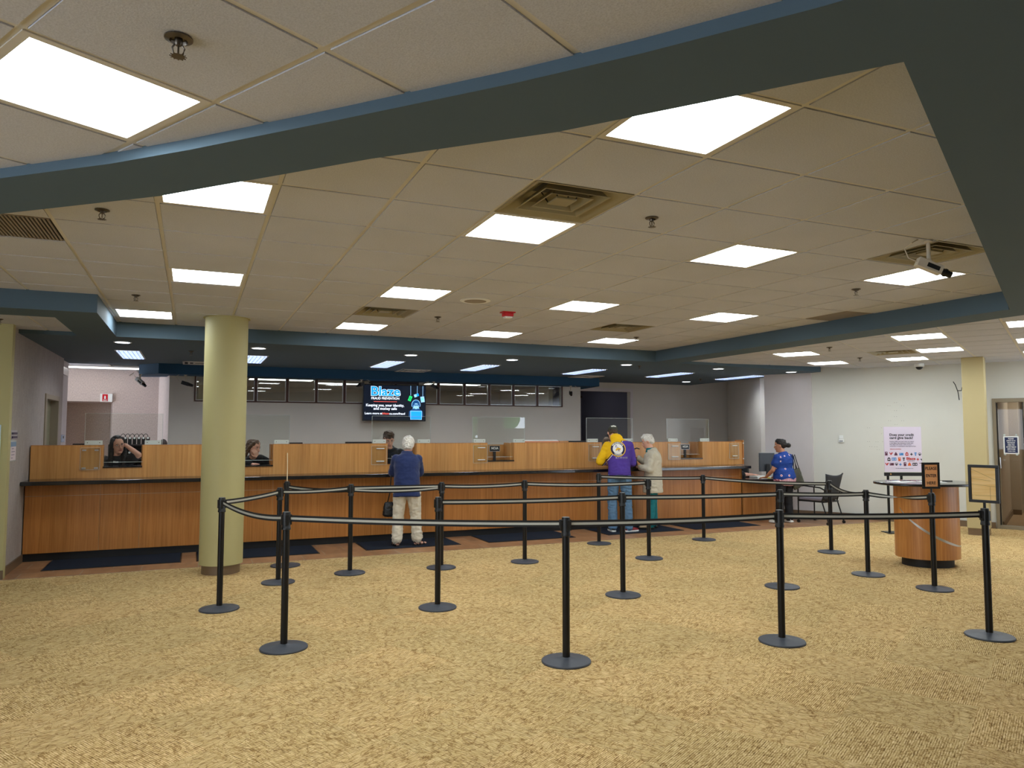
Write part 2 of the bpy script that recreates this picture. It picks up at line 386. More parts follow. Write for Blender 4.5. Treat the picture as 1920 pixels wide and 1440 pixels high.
# ---- soffits (plasterboard, one paint)
near = [(-3.2,5.85),(-1.9,4.76),(-.83,3.88),(-.35,3.47),(-.04,3.165),(.463,2.63),(.94,2.11),(1.2,1.80),(1.49,1.42),(2.2,.4),(3.2,-1.2)]
front = [(-3.2,6.5),(-1.95,5.42),(-.95,4.52),(-.173,3.86),(.65,2.97),(1.23,2.42),(1.54,2.04),(1.96,1.525)]
beam = MB(); 
for k in range(7): beam.prism([near[k], near[k+1], front[k+1], front[k]][::1], ZS, 2.99)
beam.prism([near[7], near[8], front[7]], ZS, 2.99)
beam.prism([near[8], near[9], (6.9,4.365), front[7]], ZS, 2.99)
beam.prism([near[9], near[10], (7.345,-1.2), (7.345,4.365), (6.9,4.365)], ZS, 2.99)
beam.prism([(6.88,4.365),(7.345,4.365),(7.345,10.1),(6.88,10.1)], ZS, 2.99)
struct(beam.build('trim_beam', 'soffit'))
so = MB()
so.prism([(-.87,9.95),(6.88,10.02),(7.345,10.07),(7.345,14.9),(-.87,14.9)], ZS, 2.99)
so.prism([(7.345,10.07),(10.9,10.45),(11.2,15.4),(7.345,15.4)], ZS, 2.99)
so.prism([(-1.29,8.0),(-.87,8.0),(-.87,14.25),(-1.29,14.25)], ZS, 2.99)
so.prism([(-6,8.0),(-1.29,8.0),(-1.29,8.5),(-6,8.5)], ZS, 2.99)
so.prism([(-2.3,10.05),(-1.29,10.05),(-1.29,14.25),(-2.3,14.25)], ZS, 2.99)
struct(so.build('trim_soffit', 'soffit'))
nb = MB().prism([(-.87,14.06),(-.55,13.62),(7.92,13.62),(8.12,14.8),(7.72,14.8),(7.72,14.04),(-.4,14.04),(-.45,14.4),(-.9,14.6)], 2.56, ZS+.01)
struct(nb.build('trim_bulkhead', 'navy'))
tiled(Vector((-2.6, 14.25, 0)), Vector((1,0,0)), Vector((0,1,0)), 2.75, (0, 4), (0, 3), [(0,1,15.8), (1,0,-.2)], {(2,0)}, '5')
# ---- floor
fl = MB().prism([(-7,-7),(13,-7),(14.5,9.555),(-7,9.555)], -.1, 0)
struct(fl.build('floor', 'carpet'))
fl = MB().prism([(-7,9.555),(18,9.555),(18,19),(-7,19)], -.1, 0.002)
struct(fl.build('floor', 'tilefloor'))
# ---- walls
def wall_x(name, X, y0, y1, m, z1=2.95, th=.12, holes=()):
    mb = MB(); cur = y0
    for (a, b, za, zb) in sorted(holes):
        mb.box(X, cur, 0, X+th, a, z1)
        if za > 0: mb.box(X, a, 0, X+th, b, za)
        mb.box(X, a, zb, X+th, b, z1); cur = b
    mb.box(X, cur, 0, X+th, y1, z1); return struct(mb.build(name, m))
def wall_y(name, Y, x0, x1, m, z1=2.95, th=.12, holes=()):
    mb = MB(); cur = x0
    for (a, b, za, zb) in sorted(holes):
        mb.box(cur, Y, 0, a, Y+th, z1)
        if za > 0: mb.box(a, Y, 0, b, Y+th, za)
        mb.box(a, Y, zb, b, Y+th, z1); cur = b
    mb.box(cur, Y, 0, x1, Y+th, z1); return struct(mb.build(name, m))
wall_x('wall_left', -2.0, 9.60, 13.35, 'wallpaper', th=.12, holes=[(11.93, 12.95, 0, 2.08)])
wall_y('wall_left', 9.59, -7, -1.845, 'olive', th=.12)
mb = MB(); mb.box(-2.3, 13.35, 0, -1.93, 14.2, 2.95); struct(mb.build('wall_left', 'wallcool'))
mb = MB(); mb.box(-1.878, 9.58, 0, -1.862, 10.72, .1); struct(mb.build('baseboard_left', 'brownbase'))
mb = MB(); mb.box(-2.4, 9.57, 0, -1.84, 9.59, .1); struct(mb.build('baseboard_left', 'brownbase'))
wall_y('wall_back', 15.7, -3.2, -.35, 'wallpink', holes=[(-2.6, -1.39, 0, 2.15)])
mb = MB(); mb.box(-3.1, 16.7, 0, -1.4, 16.8, 2.3); mb.prism([(-1.39,15.8),(-1.25,15.8),(-1.4,16.8),(-1.52,16.7)], 0, 2.3); mb.box(-3.1, 15.82, 2.15, -1.35, 16.75, 2.25); mb.box(-3.1, 15.82, 0, -3.0, 17.2, 2.3)
struct(mb.build('wall_back', 'wallpink'))
mb = MB(); mb.prism([(-.39,14.06),(-.3,14.06),(-.5,15.72),(-.62,15.72)], 0, 2.95); struct(mb.build('wall_back', 'wallpink'))
WX = [.01,.50,1.03,1.577,2.10,2.62,3.14,3.61,4.05,4.48,5.03,5.57,6.11,6.66,7.255]
wall_y('wall_back', 14.05, -.39, 7.70, 'wallgrey', holes=[(.01, 7.255, 2.12, 2.585)])
wall_y('wall_back', 14.8, 7.7, 13.2, 'wallgrey', holes=[(7.85, 9.43, 0, 2.53)])
mb = MB(); mb.box(7.62, 14.17, 0, 7.70, 14.9, 2.95); struct(mb.build('wall_back', 'wallgrey'))
# casing of the dark doorway
mb = MB(); mb.box(9.43, 14.775, 0, 9.5, 14.8, 2.6); mb.box(7.75, 14.775, 2.53, 9.43, 14.8, 2.6); struct(mb.build('trim_6', 'wallcool'))
# far right end of the teller zone
mb = MB(); mb.prism([(12.35,14.82),(12.25,14.75),(11.0,12.2),(11.08,12.1)], 0, 2.95)
struct(mb.build('wall_right', 'wallgrey'))
def RP(t, z=0, du=0): v = E1*(U+du)+E2*t; return Vector((v.x, v.y, z))
def wall_r(name, t0, t1, z0, z1, m, du=0, th=.14):
    a, b = RP(t0, 0, du), RP(t1, 0, du); c, d = RP(t1, 0, du+th), RP(t0, 0, du+th)
    mb = MB().prism([(p.x, p.y) for p in (a, d, c, b)], z0, z1); o = mb.build(name, m)
    return struct(o)
wall_r('wall_right', 3.94, 4.84, 0, 2.95, 'wallcool', -.05, .19)
wall_r('wall_right', 1.035, 3.94, 0, 2.95, 'wallwhite')
wall_r('wall_right', -3, 1.035, 2.165, 2.95, 'wallwhite')
wall_r('wall_right', -3, -.7, 0, 2.165, 'wallwhite')
wall_r('wall_right', -24, -3, 0, 2.95, mat('rear_wall', (120,112,104), .8))
wall_r('baseboard_right', 1.04, 4.84, 0, .1, 'brownbase', -.075, .03)
# rear and left enclosure, rear windows on the daylight, left opening added for cool fill
wall_y('wall_rear', -6, -7, 19, mat('rear_wall', (120,112,104), .8), holes=[(10.15, 10.6, .9, 2.3), (11.7, 12.9, 1.72, 2.5)])
wall_x('wall_left', -6, -6, 9.6, 'wallwhite', holes=[(-3, 4, .9, 2.5)])
# outside greenery seen only in reflections
tr = MB()
for k in range(14): tr.ball((11.3+random.uniform(-1.3,2.2), -9+random.uniform(-.4,.4), 1.2+random.uniform(-.8,1.3)), random.uniform(.45,.8), 10, 7)
o = tr.build('garden_shrub', mat('shrub_green', (70, 140, 60), .8), smooth='all'); tag(o, 'green shrub outside behind the rear windows', 'shrub')
# ---- round column with ceiling ring
c0 = thing('round_column', 'olive yellow round column standing in front of the teller counter', 'column', (.335, 9.13, 0))
MB().lathe([(.235,.105),(.235,ZC+.01)], 64).build('shaft', 'olive', c0, smooth=True)
MB().lathe([(.205,0),(.205,.105)], 64).build('base', 'brownbase', c0, smooth=True)
MB().lathe([(.258,ZC-.006),(.258,ZC+.002)], 64).build('ceiling_ring', 'olive', c0, smooth=True)
c0['kind'] = 'structure'
# ---- square column by the right wall
cc = E1*13.75+E2*1.19; 
c1 = thing('square_column', 'tan square column standing in front of the right wall', 'column', (cc.x, cc.y, 0), ANG)
MB().box(-.16,-.15,.105,.16,.15,ZO).build('shaft', 'olive2', c1, bevel=.006)
MB().box(-.15,-.14,0,.15,.14,.105).build('base', 'brownbase', c1)
c1['kind'] = 'structure'
# ---- clerestory windows in the back wall
Yb = 14.05
for k in range(14):
    a, b = WX[k], WX[k+1]
    w = thing('window_%d' % (k+1), None, None, (a, Yb, 2.12)); w['kind'] = 'structure'
    W_, Hh, fw = b-a, .465, .022
    mb = MB(); mb.box(0,-.02,0,W_,.06,fw); mb.box(0,-.02,Hh-fw,W_,.06,Hh); mb.box(0,-.02,fw,fw,.06,Hh-fw); mb.box(W_-fw,-.02,fw,W_,.06,Hh-fw)
    mb.build('window_frame', 'frame_brown', w)
    mb = MB(); e = .012; mb.box(fw,.0,fw,W_-fw,.03,fw+e); mb.box(fw,.0,Hh-fw-e,W_-fw,.03,Hh-fw); mb.box(fw,0,fw+e,fw+e,.03,Hh-fw-e); mb.box(W_-fw-e,0,fw+e,W_-fw,.03,Hh-fw-e)
    mb.build('glazing_bead', 'alu', w)
    MB().box(fw+e,.012,fw+e,W_-fw-e,.018,Hh-fw-e).build('pane', 'glass', w)
# room behind the clerestory
mb = MB(); mb.box(-.3,17.9,0,7.6,18,2.95); struct(mb.build('wall_office', mat('office_wall', (190,180,172), .8)))
mb = MB(); mb.box(-.32,14.17,0,-.25,17.9,2.95); mb.box(7.4,15.0,0,7.5,17.9,2.95); struct(mb.build('wall_office', 'wallgrey'))
tiled(Vector((-.9, 14.2, 0)), Vector((1,0,0)), Vector((0,1,0)), 2.63, (0, 14), (0, 7), [(0,-1,-14.18)], set(), '7')
# dark room behind the doorway
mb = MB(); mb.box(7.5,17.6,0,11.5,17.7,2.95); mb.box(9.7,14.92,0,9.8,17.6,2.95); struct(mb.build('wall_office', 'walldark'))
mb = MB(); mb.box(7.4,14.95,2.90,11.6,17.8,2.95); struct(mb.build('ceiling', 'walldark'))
# ---- corridor behind the glass door on the right
def rbox(mb, t0, t1, u0, u1, z0, z1):
    P_ = [E1*(U+a)+E2*b for a, b in ((u0,t0),(u1,t0),(u1,t1),(u0,t1))]; mb.prism([(p.x,p.y) for p in P_], z0, z1); return mb
struct(rbox(MB(), .96, 1.1, .14, 2.6, 0, 2.6).build('wall_corridor', 'beige'))
struct(rbox(MB(), .80, 1.1, 2.6, 5.1, 0, 2.6).build('wall_corridor', 'beige'))
struct(rbox(MB(), -1.2, .8, 5.0, 5.1, 0, 2.6).build('wall_corridor', 'beige'))
struct(rbox(MB(), -1.3, -1.2, .14, 5.1, 0, 2.6).build('wall_corridor', 'beige'))
struct(rbox(MB(), .935, .96, .14, 2.6, 0, .1).build('baseboard_corridor', 'brownbase'))
struct(rbox(MB(), .80, .935, 2.575, 2.6, 0, .1).build('baseboard_corridor', 'brownbase'))
struct(rbox(MB(), -1.3, 1.1, .14, 5.1, 2.6, 2.66).build('ceiling', 'ceil'))
struct(rbox(MB(), -1.3, 1.2, .0, 5.2, -.1, .004).build('floor', mat('corridor_carpet', (170,142,108), .95, bump=.4, bscale=90, vary=.12, vscale=60)))
# ================================================================ CEILING FITTINGS
def make_light():
    t = thing('ceiling_light', 'x', 'ceiling light', (0,0,0), 0)
    h = G/2; a = h-.006; b = h-.034
    mb = MB()
    mb.box(-a,-a,0,a,-b,.05); mb.box(-a,b,0,a,a,.05); mb.box(-a,-b,0,-b,b,.05); mb.box(b,-b,0,a,b,.05)
    mb.build('frame', 'grid', t)
    MB().box(-b,-b,.008,b,b,.014).build('diffuser', 'panel', t)
    return t
L0 = make_light(); first = True
ML = {(1,1):'square ceiling light touching the far edge of the nearest large air diffuser',
 (4,1):'lit square ceiling light nearest the middle of the right half, level with the wall camera',
 (7,1):'lit square ceiling light directly behind the hanging security camera',
 (1,5):'square ceiling light just left of the round ceiling speaker',
 (4,5):'square ceiling light just right of the red fire alarm strobe',
 (7,5):'square ceiling light nearest the long blue right-hand soffit edge, middle row',
 (1,9):'square ceiling light by the rear soffit, above and left of the screen',
 (4,9):'square ceiling light by the rear soffit, right of the screen',
 (7,9):'square ceiling light by the rear soffit beside the farthest air diffuser',
 (-2,5):'square ceiling light in the row above the top of the round column',
 (-3,9):'square ceiling light tucked beside the left inner corner of the blue soffit',
 (-2,1):'square ceiling light half hidden by the dark beam, left part of the ceiling',
 (1,-2):'large lit ceiling panel partly cut off by the dark beam at top right'}
for k, lab in ML.items():
    loc = (GX+(k[0]+.5)*G, GY+(k[1]+.5)*G, ZC)
    if first: t = L0; t.location = loc; t['label'] = lab; t['group'] = 'square lay-in ceiling lights'; first = False
    else: dup(L0, lab, loc, group='square lay-in ceiling lights')
v = oN+E1*(-.5*G)+E2*(.5*G); dup(L0, 'biggest ceiling light, close to the viewer in the top left corner', (v.x, v.y, ZO), ANG, 'square lay-in ceiling lights')
RLAB = {'a':'ceiling light of the lower right ceiling, nearest the long blue beam','b':'ceiling light in the right ceiling just beside the top of the tan square column',
 'c':'ceiling light in the right ceiling directly above the white dome camera','d':'leftmost ceiling light of the lower ceiling beyond the right-hand beam','e':'ceiling light by the right wall, at the tip of the blue soffit',
 'f':'ceiling light cut by the right frame edge, nearest the beam','g':'ceiling light cut by the right frame edge, middle of three','h':'ceiling light cut by the right frame edge, farthest of three'}
for k, (u_, n_) in RL.items():
    i, j = rcell(u_, n_); v = oR+E1*((i+.5)*G)+E2*((j+.5)*G)
    dup(L0, RLAB[k], (v.x, v.y, ZO), ANG, 'square lay-in ceiling lights')
# ---- troffers over the counter (30 x 122 cm, louvred) and round downlights
def make_troffer():
    t = thing('louvred_light', 'x', 'ceiling light', (0,0,ZS)); a, b = .165, .62
    mb = MB(); w = .02
    mb.box(-a,-b,-.006,a,-b+w,.01); mb.box(-a,b-w,-.006,a,b,.01); mb.box(-a,-b,-.006,-a+w,b,.01); mb.box(a-w,-b,-.006,a,b,.01)
    mb.build('frame', 'grid', t)
    MB().box(-a+w,-b+w,.0005-.002,a-w,b-w,.0).build('lamp_tray', 'troffer', t)
    mb = MB()
    for k in range(24): y = -b+w+(k+.5)*(2*b-2*w)/24; mb.box(-a+w, y-.0015, -.018, a-w, y+.0015, -.002)
    for k in (-.11, -.055, 0, .055, .11): mb.box(k-.0015, -b+w, -.018, k+.0015, b-w, -.002)
    mb.build('louvre', mat('louvre_blade', (96,106,132), .5, .2), t); return t
T0 = make_troffer()
for k, (x, lab) in enumerate([(-.87,'louvred light over the left teller, left of the round column'),(.86,'louvred light just right of the round column, half hidden by it'),(2.98,'louvred light above the screen'),(4.65,'louvred light above the row of windows, right of the screen'),
     (6.76,'louvred light above the dark doorway'),(8.70,'louvred light right of the dark doorway, above the last teller shield'),(10.46,'louvred light nearest the right white wall, in the dark soffit')]):
    if k == 0: T0.location = (x, 12.22, ZS); T0['label'] = lab; T0['group'] = 'louvred lights in the soffit over the counter'
    else: dup(T0, lab, (x, 12.22, ZS), group='louvred lights in the soffit over the counter')
def make_down():
    t = thing('downlight', 'x', 'ceiling light', (0,0,ZS))
    MB().lathe([(.105,-.006),(.105,0),(.086,0),(.086,-.006)], 32, cap=False).build('trim_ring', 'white', t, smooth=True)
    MB().lathe([(.087,-.003),(.087,-.001)], 32).build('lens', 'down', t); return t
D0 = make_down()
for k, (x, y, lab) in enumerate([(-.85,10.56,'round downlight left of the round column'),(.80,10.56,'round downlight just right of the round column'),(2.95,10.6,'round downlight above and in front of the screen'),
    (4.61,10.65,'round downlight over the fourth teller window'),(6.73,10.66,'round downlight over the man in the purple and yellow hoodie'),(8.68,10.68,'round downlight over the last teller window'),
    (10.41,10.70,'round downlight nearest the right white wall'),(10.3,13.8,'small round downlight far back near the dark corner')]):
    if k == 0: D0.location = (x,y,ZS); D0['label'] = lab; D0['group'] = 'round downlights in the soffit'
    else: dup(D0, lab, (x,y,ZS), group='round downlights in the soffit')
# ---- air diffusers: stepped cones in a pan
def make_vent(open_=True):
    t = thing('air_diffuser', 'x', 'vent', (0,0,0)); h = G/2-.006
    mb = MB()
    # pan rising to a dark neck
    def ringq(r0, z0, r1, z1, th=.002):
        q0 = [(-r0,-r0,z0),(r0,-r0,z0),(r0,r0,z0),(-r0,r0,z0)]; q1 = [(-r1,-r1,z1),(r1,-r1,z1),(r1,r1,z1),(-r1,r1,z1)]
        mb.add(q0+q1+[(a,b,c+th) for a,b,c in q0]+[(a,b,c+th) for a,b,c in q1], [(i,(i+1)%4,4+(i+1)%4,4+i) for i in range(4)]+[(8+i,12+i,12+(i+1)%4,8+(i+1)%4) for i in range(4)]+[(i,8+i,8+(i+1)%4,(i+1)%4) for i in range(4)]+[(4+i,4+(i+1)%4,12+(i+1)%4,12+i) for i in range(4)])
    ringq(h, .0, h-.02, .002); ringq(h-.02, .002, .13, .10)
    mb.build('pan', 'ventm', t)
    for r0, z0, r1, z1 in ((.205, .002, .165, .045), (.135, .004, .10, .045)):
        mb = MB(); ringq(r0, z0, r0-.012, z0+.002); ringq(r0-.012, z0+.002, r1, z1); mb.build('cone', 'ventm', t)
    MB().box(-.065,-.065,.006,.065,.065,.02).build('centre_plate', 'ventm', t, bevel=.01)
    MB().box(-.14,-.14,.10,.14,.14,.105).build('duct_neck', 'vdark', t)
    mb = MB()
    for a, b in ((.06,.06),(-.06,.06),(.06,-.06),(-.06,-.06)): mb.tube([(a,b,.02),(a*1.6,b*1.6,.10)], .004, 6)
    mb.build('hanger', 'vdark', t)
    return t
V0 = make_vent(); k = 0
for c, lab in (((1,0),'large square air diffuser with open cones, nearest the viewer'),((1,7),'square air diffuser between two lights in the row left of the ceiling speaker'),((6,7),'square air diffuser beside the farthest ceiling light by the rear soffit'),((6,0),'square air diffuser behind the hanging security camera')):
    loc = (GX+(c[0]+.5)*G, GY+(c[1]+.5)*G, ZC)
    if k == 0: V0.location = loc; V0['label'] = lab; V0['group'] = 'square air diffusers'
    else: dup(V0, lab, loc, group='square air diffusers')
    k += 1
i, j = RV; v = oR+E1*((i+.5)*G)+E2*((j+.5)*G); dup(V0, 'square air diffuser in the lower right ceiling between the lights', (v.x, v.y, ZO), ANG, 'square air diffusers')
# small flush diffusers in the dark soffit
for x, y, lab in ((3.75,13.33,'flat air vent in the dark soffit above the screen'),(7.42,13.3,'flat air vent in the dark soffit above the dark doorway'),(.1,13.3,'flat air vent in the dark soffit just left of the round column')):
    t = thing('soffit_vent', lab, 'vent', (x, y, ZS), 0, 'flat vents in the soffit')
    mb = MB(); 
    for r in (.28, .2, .12): mb.box(-r,-r,-.012,r,-r+.03,0); mb.box(-r,r-.03,-.012,r,r,0); mb.box(-r,-r,-.012,-r+.03,r,0); mb.box(r-.03,-r,-.012,r,r,0)
    mb.build('louvre', 'grid', t); MB().box(-.27,-.27,-.004,.27,.27,-.001).build('backing', 'vdark', t)
# return grilles
def grille(c, lab):
    t = thing('return_grille', lab, 'vent', (GX+c[0]*G, GY+c[1]*G, ZC), 0, 'perforated return grilles')
    mb = MB()
    for q in range(26): mb.box(.02+q*.0222, .015, .0, .02+q*.0222+.010, G-.015, .008)
    mb.box(.012,.012,0,G-.012,.022,.01); mb.box(.012,G-.022,0,G-.012,G-.012,.01); mb.build('slats', 'grille', t)
    MB().box(.012,.012,.012,G-.012,G-.012,.014).build('backing', 'vdark', t)
grille((-4,3), 'grey slatted return grille at the left frame edge under the dark beam'); grille((9,4), 'grey slatted return grille against the long blue right-hand soffit')
# ---- sprinklers
def make_spr():
    t = thing('sprinkler', 'x', 'sprinkler', (0,0,0))
    MB().lathe([(.036,0),(.040,-.002),(.040,-.006),(.026,-.012),(.022,-.003),(.0,-.003)][:5], 24).build('escutcheon', 'chrome', t, smooth=True)
    mb = MB().lathe([(.011,-.003),(.012,-.02),(.008,-.026)], 12); 
    for s in (-1, 1): mb.tube([(s*.009,0,-.022),(s*.017,0,-.034),(s*.013,0,-.05),(s*.002,0,-.056)], .0028, 6)
    mb.tube([(0,0,-.024),(0,0,-.05)], .003, 6); mb.build('frame_arms', 'chrome', t, smooth=True)
    mb = MB().lathe([(.006,-.056),(.019,-.058),(.019,-.0595),(.006,-.060)], 16)
    for q in range(12): a = q*math.pi/6; mb.cbox((.021*math.cos(a), .021*math.sin(a), -.0588), (.006,.003,.0015), Matrix.Rotation(a,3,'Z'))
    mb.build('deflector', 'chrome', t); return t
P0 = make_spr(); k = 0
for x, y, z, lab in ((-.069,2.345,ZO,'large sprinkler nearest the viewer, beside the big top left ceiling light'),(-.524,4.888,ZC,'sprinkler left of the beam-cut light, near the grey return grille'),(-.535,7.884,ZC,'sprinkler just above the left inner corner of the soffit'),
    (2.541,3.724,ZC,'sprinkler right of the nearest large air diffuser'),(2.541,8.011,ZC,'sprinkler between the small air diffuser and the red strobe'),(5.548,4.881,ZC,'sprinkler in front of the ceiling light behind the hanging camera'),(5.617,8.639,ZC,'sprinkler beside the farthest ceiling light and diffuser by the rear soffit'),
    (-1.9,9.20,ZO,'sprinkler at the left frame edge over the olive wall'),(8.1,7.6,ZO,'sprinkler in the lower right ceiling, nearest the beam'),(9.7,8.5,ZO,'sprinkler in the lower right ceiling, between the lights, nearer the wall')):
    if k == 0: P0.location = (x,y,z); P0['label'] = lab; P0['group'] = 'ceiling sprinklers'
    else: dup(P0, lab, (x,y,z), group='ceiling sprinklers')
    k += 1
for x, y, lab in ((-.05,11.35,'small sprinkler in the dark soffit left of the round column'),(7.05,10.75,'small dark sprinkler in the dark soffit right of the man in the hoodie'),(10.0,12.9,'small sprinkler in the soffit beside the far downlight')):
    dup(P0, lab, (x, y, ZS), group='ceiling sprinklers')
# ---- speaker, strobe, dome camera
t = thing('ceiling_speaker', 'round white ceiling speaker with a perforated middle', 'speaker', (2.557, 6.836, ZC))
MB().lathe([(.15,0),(.155,-.006),(.135,-.014),(.12,-.012)], 40).build('rim', 'white', t, smooth=True)
MB().lathe([(.118,-.011),(.09,-.015),(.03,-.017)], 40).build('mesh_cover', 'grille', t, smooth=True)
t = thing('alarm_strobe', 'red fire alarm strobe on the ceiling with a clear lens', 'alarm', (3.139, 7.374, ZC))
MB().box(-.075,-.05,-.012,.075,.05,0).build('mount_plate', 'red', t, bevel=.003)
MB().box(-.055,-.04,-.05,.055,.04,-.012).build('housing', 'red', t, bevel=.006)
MB().box(-.045,-.035,-.072,.045,.035,-.05).build('lens', 'white', t, bevel=.01)
v = RP(1.99+.05, ZO, -.42); t = thing('dome_camera', 'white dome security camera under the right ceiling', 'camera', tuple(v))
MB().lathe([(.075,0),(.08,-.02),(.078,-.05),(.055,-.055)], 32).build('housing', 'white', t, smooth=True)
MB().ball((0,0,-.055),(.055,.055,.05),24,12).build('dome', 'black', t, smooth=True)
# ---- bracket security cameras
def box_camera(name, label, loc, aim, drop=.12, body='ivory', L=.17, sc=1.):
    """loc is the ceiling point; the camera hangs on a stem and looks along aim"""
    t = thing(name, label, 'camera', loc)
    MB().lathe([(.028,0),(.028,-.008),(.012,-.014)], 16).build('ceiling_plate', 'ivory', t, smooth=True)
    MB().tube([(0,0,-.008),(0,0,-drop)], .013, 12).build('stem', 'ivory', t, smooth=True)
    a = Vector(aim).normalized(); R = a.to_track_quat('X', 'Z').to_matrix(); c = Vector((0,0,-drop-.045))
    MB().ball((0,0,-drop-.008), .019, 12, 8).build('swivel', 'ivory', t, smooth=True)
    MB().cbox(c, (L,.062,.062), R).build('housing', body, t, bevel=.004)
    MB().cbox(c+R@Vector((.02,0,0)), (L*.5,.064,.03), R).build('side_plate', 'black', t)
    mb = MB().tube([c+R@Vector((L/2,0,0)), c+R@Vector((L/2+.07,0,0))], [.024,.022], 14, (0,1,0)); mb.tube([c+R@Vector((L/2+.02,0,0)), c+R@Vector((L/2+.035,0,0))], .028, 14, (0,1,0))
    mb.build('lens', 'black', t, smooth=True)
    p = c+R@Vector((-L/2,0,0)); MB().tube([p, p+R@Vector((-.06,0,.0)), p+R@Vector((-.11,0,.05)), Vector((-.16 if a.x > 0 else .16,0,-.03)), Vector((-.10 if a.x > 0 else .10,0,0))], .004, 6).build('cable', 'ivory', t, smooth=True)
    return t
box_camera('security_camera', 'large ivory security camera hanging from the ceiling in front of a light, aimed right', (4.591,3.433,ZC), (.8,-.45,-.42), .13)
box_camera('security_camera', 'white security camera under the dark bulkhead at the left, with a black lens', (-.84,13.9,2.56), (.62,-.5,-.6), .07, 'white', .16)
box_camera('security_camera', 'black security camera beside the round column, under the bulkhead', (-.135,13.75,2.56), (.9,-.3,-.3), .10, 'black', .12)
box_camera('security_camera', 'black security camera at the top left corner of the screen', (2.86,13.66,2.56), (-.8,-.5,-.35), .04, 'black', .10)
box_camera('security_camera', 'black security camera at the top right corner of the screen', (4.26,13.66,2.56), (.8,-.5,-.45), .04, 'black', .10)
box_camera('security_camera', 'black security camera right of the window row, under the end of the bulkhead', (7.30,13.75,2.56), (-.3,-.8,-.5), .10, 'black', .08)
box_camera('security_camera', 'black security camera at the edge of the dark doorway', (7.72,14.2,2.56), (.5,-.7,-.5), .12, 'black', .08)
# ================================================================ TELLER COUNTER
YF = 10.72; YU = 10.95; TOPZ = 1.415; GZ = .993
SEAMX = [-1.055,-.60,.575,1.04,2.70,3.155,4.31,4.78,6.40,6.86,8.03,8.51]
OPEN = [(-1.06,-.60,1.14),(.57,1.055,1.125),(2.70,3.15,1.13),(4.315,4.775,1.14),(6.41,6.86,1.13),(8.035,8.51,1.125)]
ct = thing('teller_counter', 'long honey-coloured wooden teller counter with six teller windows', 'counter', (0,YF,0))
xs = [-1.87]+SEAMX+[9.20]
MB().box(-1.87,.03,0,9.18,.6,.10).build('toe_kick', 'kick', ct)
for a, b in zip(xs[:-1], xs[1:]):
    MB().box(a+.002,0,.10,b-.002,.04,.795).build('lower_panel', 'wood_dark', ct)
    MB().box(a+.002,0,.80,b-.002,.04,GZ-.045).build('fascia_panel', 'wood_dark', ct)
MB().box(-1.87,.008,.10,9.12,.6,GZ-.05).build('carcass', 'seam', ct)
MB().box(9.18,.0,.10,9.205,.6,GZ-.045).build('end_panel', 'wood_dark', ct)
# upper wooden screen, with a gap at every window
ys = YU-YF; cur = -1.865
segs = []
for a, b, z in OPEN: segs.append((cur, a)); cur = b
segs.append((cur, 9.42))
for a, b in segs:
    MB().box(a,ys,GZ,b,ys+.12,TOPZ).build('upper_panel', 'wood', ct, bevel=.002)
    MB().box(a,ys-.002,TOPZ,b,ys+.122,TOPZ+.006).build('upper_edge', 'wood_dark', ct)
for i, (a, b, z) in enumerate(OPEN):
    MB().box(a,ys+.002,GZ,b,ys+.12,z-.016).build('sill_panel', 'wood', ct)
    MB().box(a,ys-.012,z-.016,b,ys+.40,z).build('sill', 'granite', ct)
    if i in (3, 5):      # closed windows: a wooden back with dividers
        mb = MB().box(a,ys+.36,z,b,ys+.38,TOPZ-.03); mb.build('back_board', 'wood', ct)
        MB().box(a-.0,ys+.12,z,a+.02,ys+.38,TOPZ).build('cheek_panel', 'wood', ct)
        MB().box(b-.02,ys+.12,z,b,ys+.38,TOPZ).build('cheek_panel', 'wood', ct)
        mb = MB().box(a+(b-a)*.48,ys+.345,z,a+(b-a)*.5,ys+.36,TOPZ-.03); mb.build('divider', 'wood_dark', ct)
    else:
        MB().box(b-.02,ys+.12,z,b,ys+.36,TOPZ).build('cheek_panel', 'wood_dark', ct)
MB().box(-1.865,ys+.12,1.02,9.12,ys+.62,1.04).build('staff_worktop', 'white', ct)
MB().box(9.42,ys-.01,GZ,9.45,ys+.20,TOPZ+.03).build('end_cap', 'wood_dark', ct)
mb = MB(); 
for z in (1.10, 1.39): mb.cbox((9.436,ys-.014,z),(.022,.008,.02))
mb.build('fixing_plate', 'white', ct)
# the granite shelf: a thing of its own
cw = thing('granite_countertop', 'speckled black granite shelf running along the teller counter', 'countertop', (0,10.45,GZ))
MB().box(-1.875,0,-.048,9.19,.505,0).build('slab', 'granite', cw, bevel=.006)
# vertical aluminium strips are the seams between the panels: wide reveal behind 4 mm gaps (carcass)
# ---- clear acrylic shields with silver feet
def shield(x0, x1, lab, z0=1.19, z1=1.825):
    t = thing('acrylic_shield', lab, 'shield', (x0, YU+.03, TOPZ+.006), 0, 'clear acrylic shields on the counter')
    w = x1-x0; a = z0-TOPZ; b = z1-TOPZ
    # sheet: upper part full width, tongue down into the window
    MB().box(0,.028,.0,w,.034,b).build('sheet', 'acrylic', t)
    MB().box(.21,.028,a,w-.21,.034,-.004).build('lower_sheet', 'acrylic', t)
    e = .0035; mb = MB(); mb.box(-e,.027,0,0,.035,b); mb.box(w,.027,0,w+e,.035,b); mb.box(-e,.027,b,w+e,.035,b+e); mb.box(.21,.026,a-.005,w-.21,.036,a)
    mb.build('polished_edge', 'acrylic_edge', t)
    for q in (0, w-.215):
        o = MB().box(q+.005,.0,.0,q+.205,.026,.058).build('clamp', 'bracket', t, bevel=.002)
        mb = MB()
        for s in (.035, .175): mb.cbox((q+s,-.002,.03),(.010,.006,.010))
        mb.build('screw', 'chrome', o)
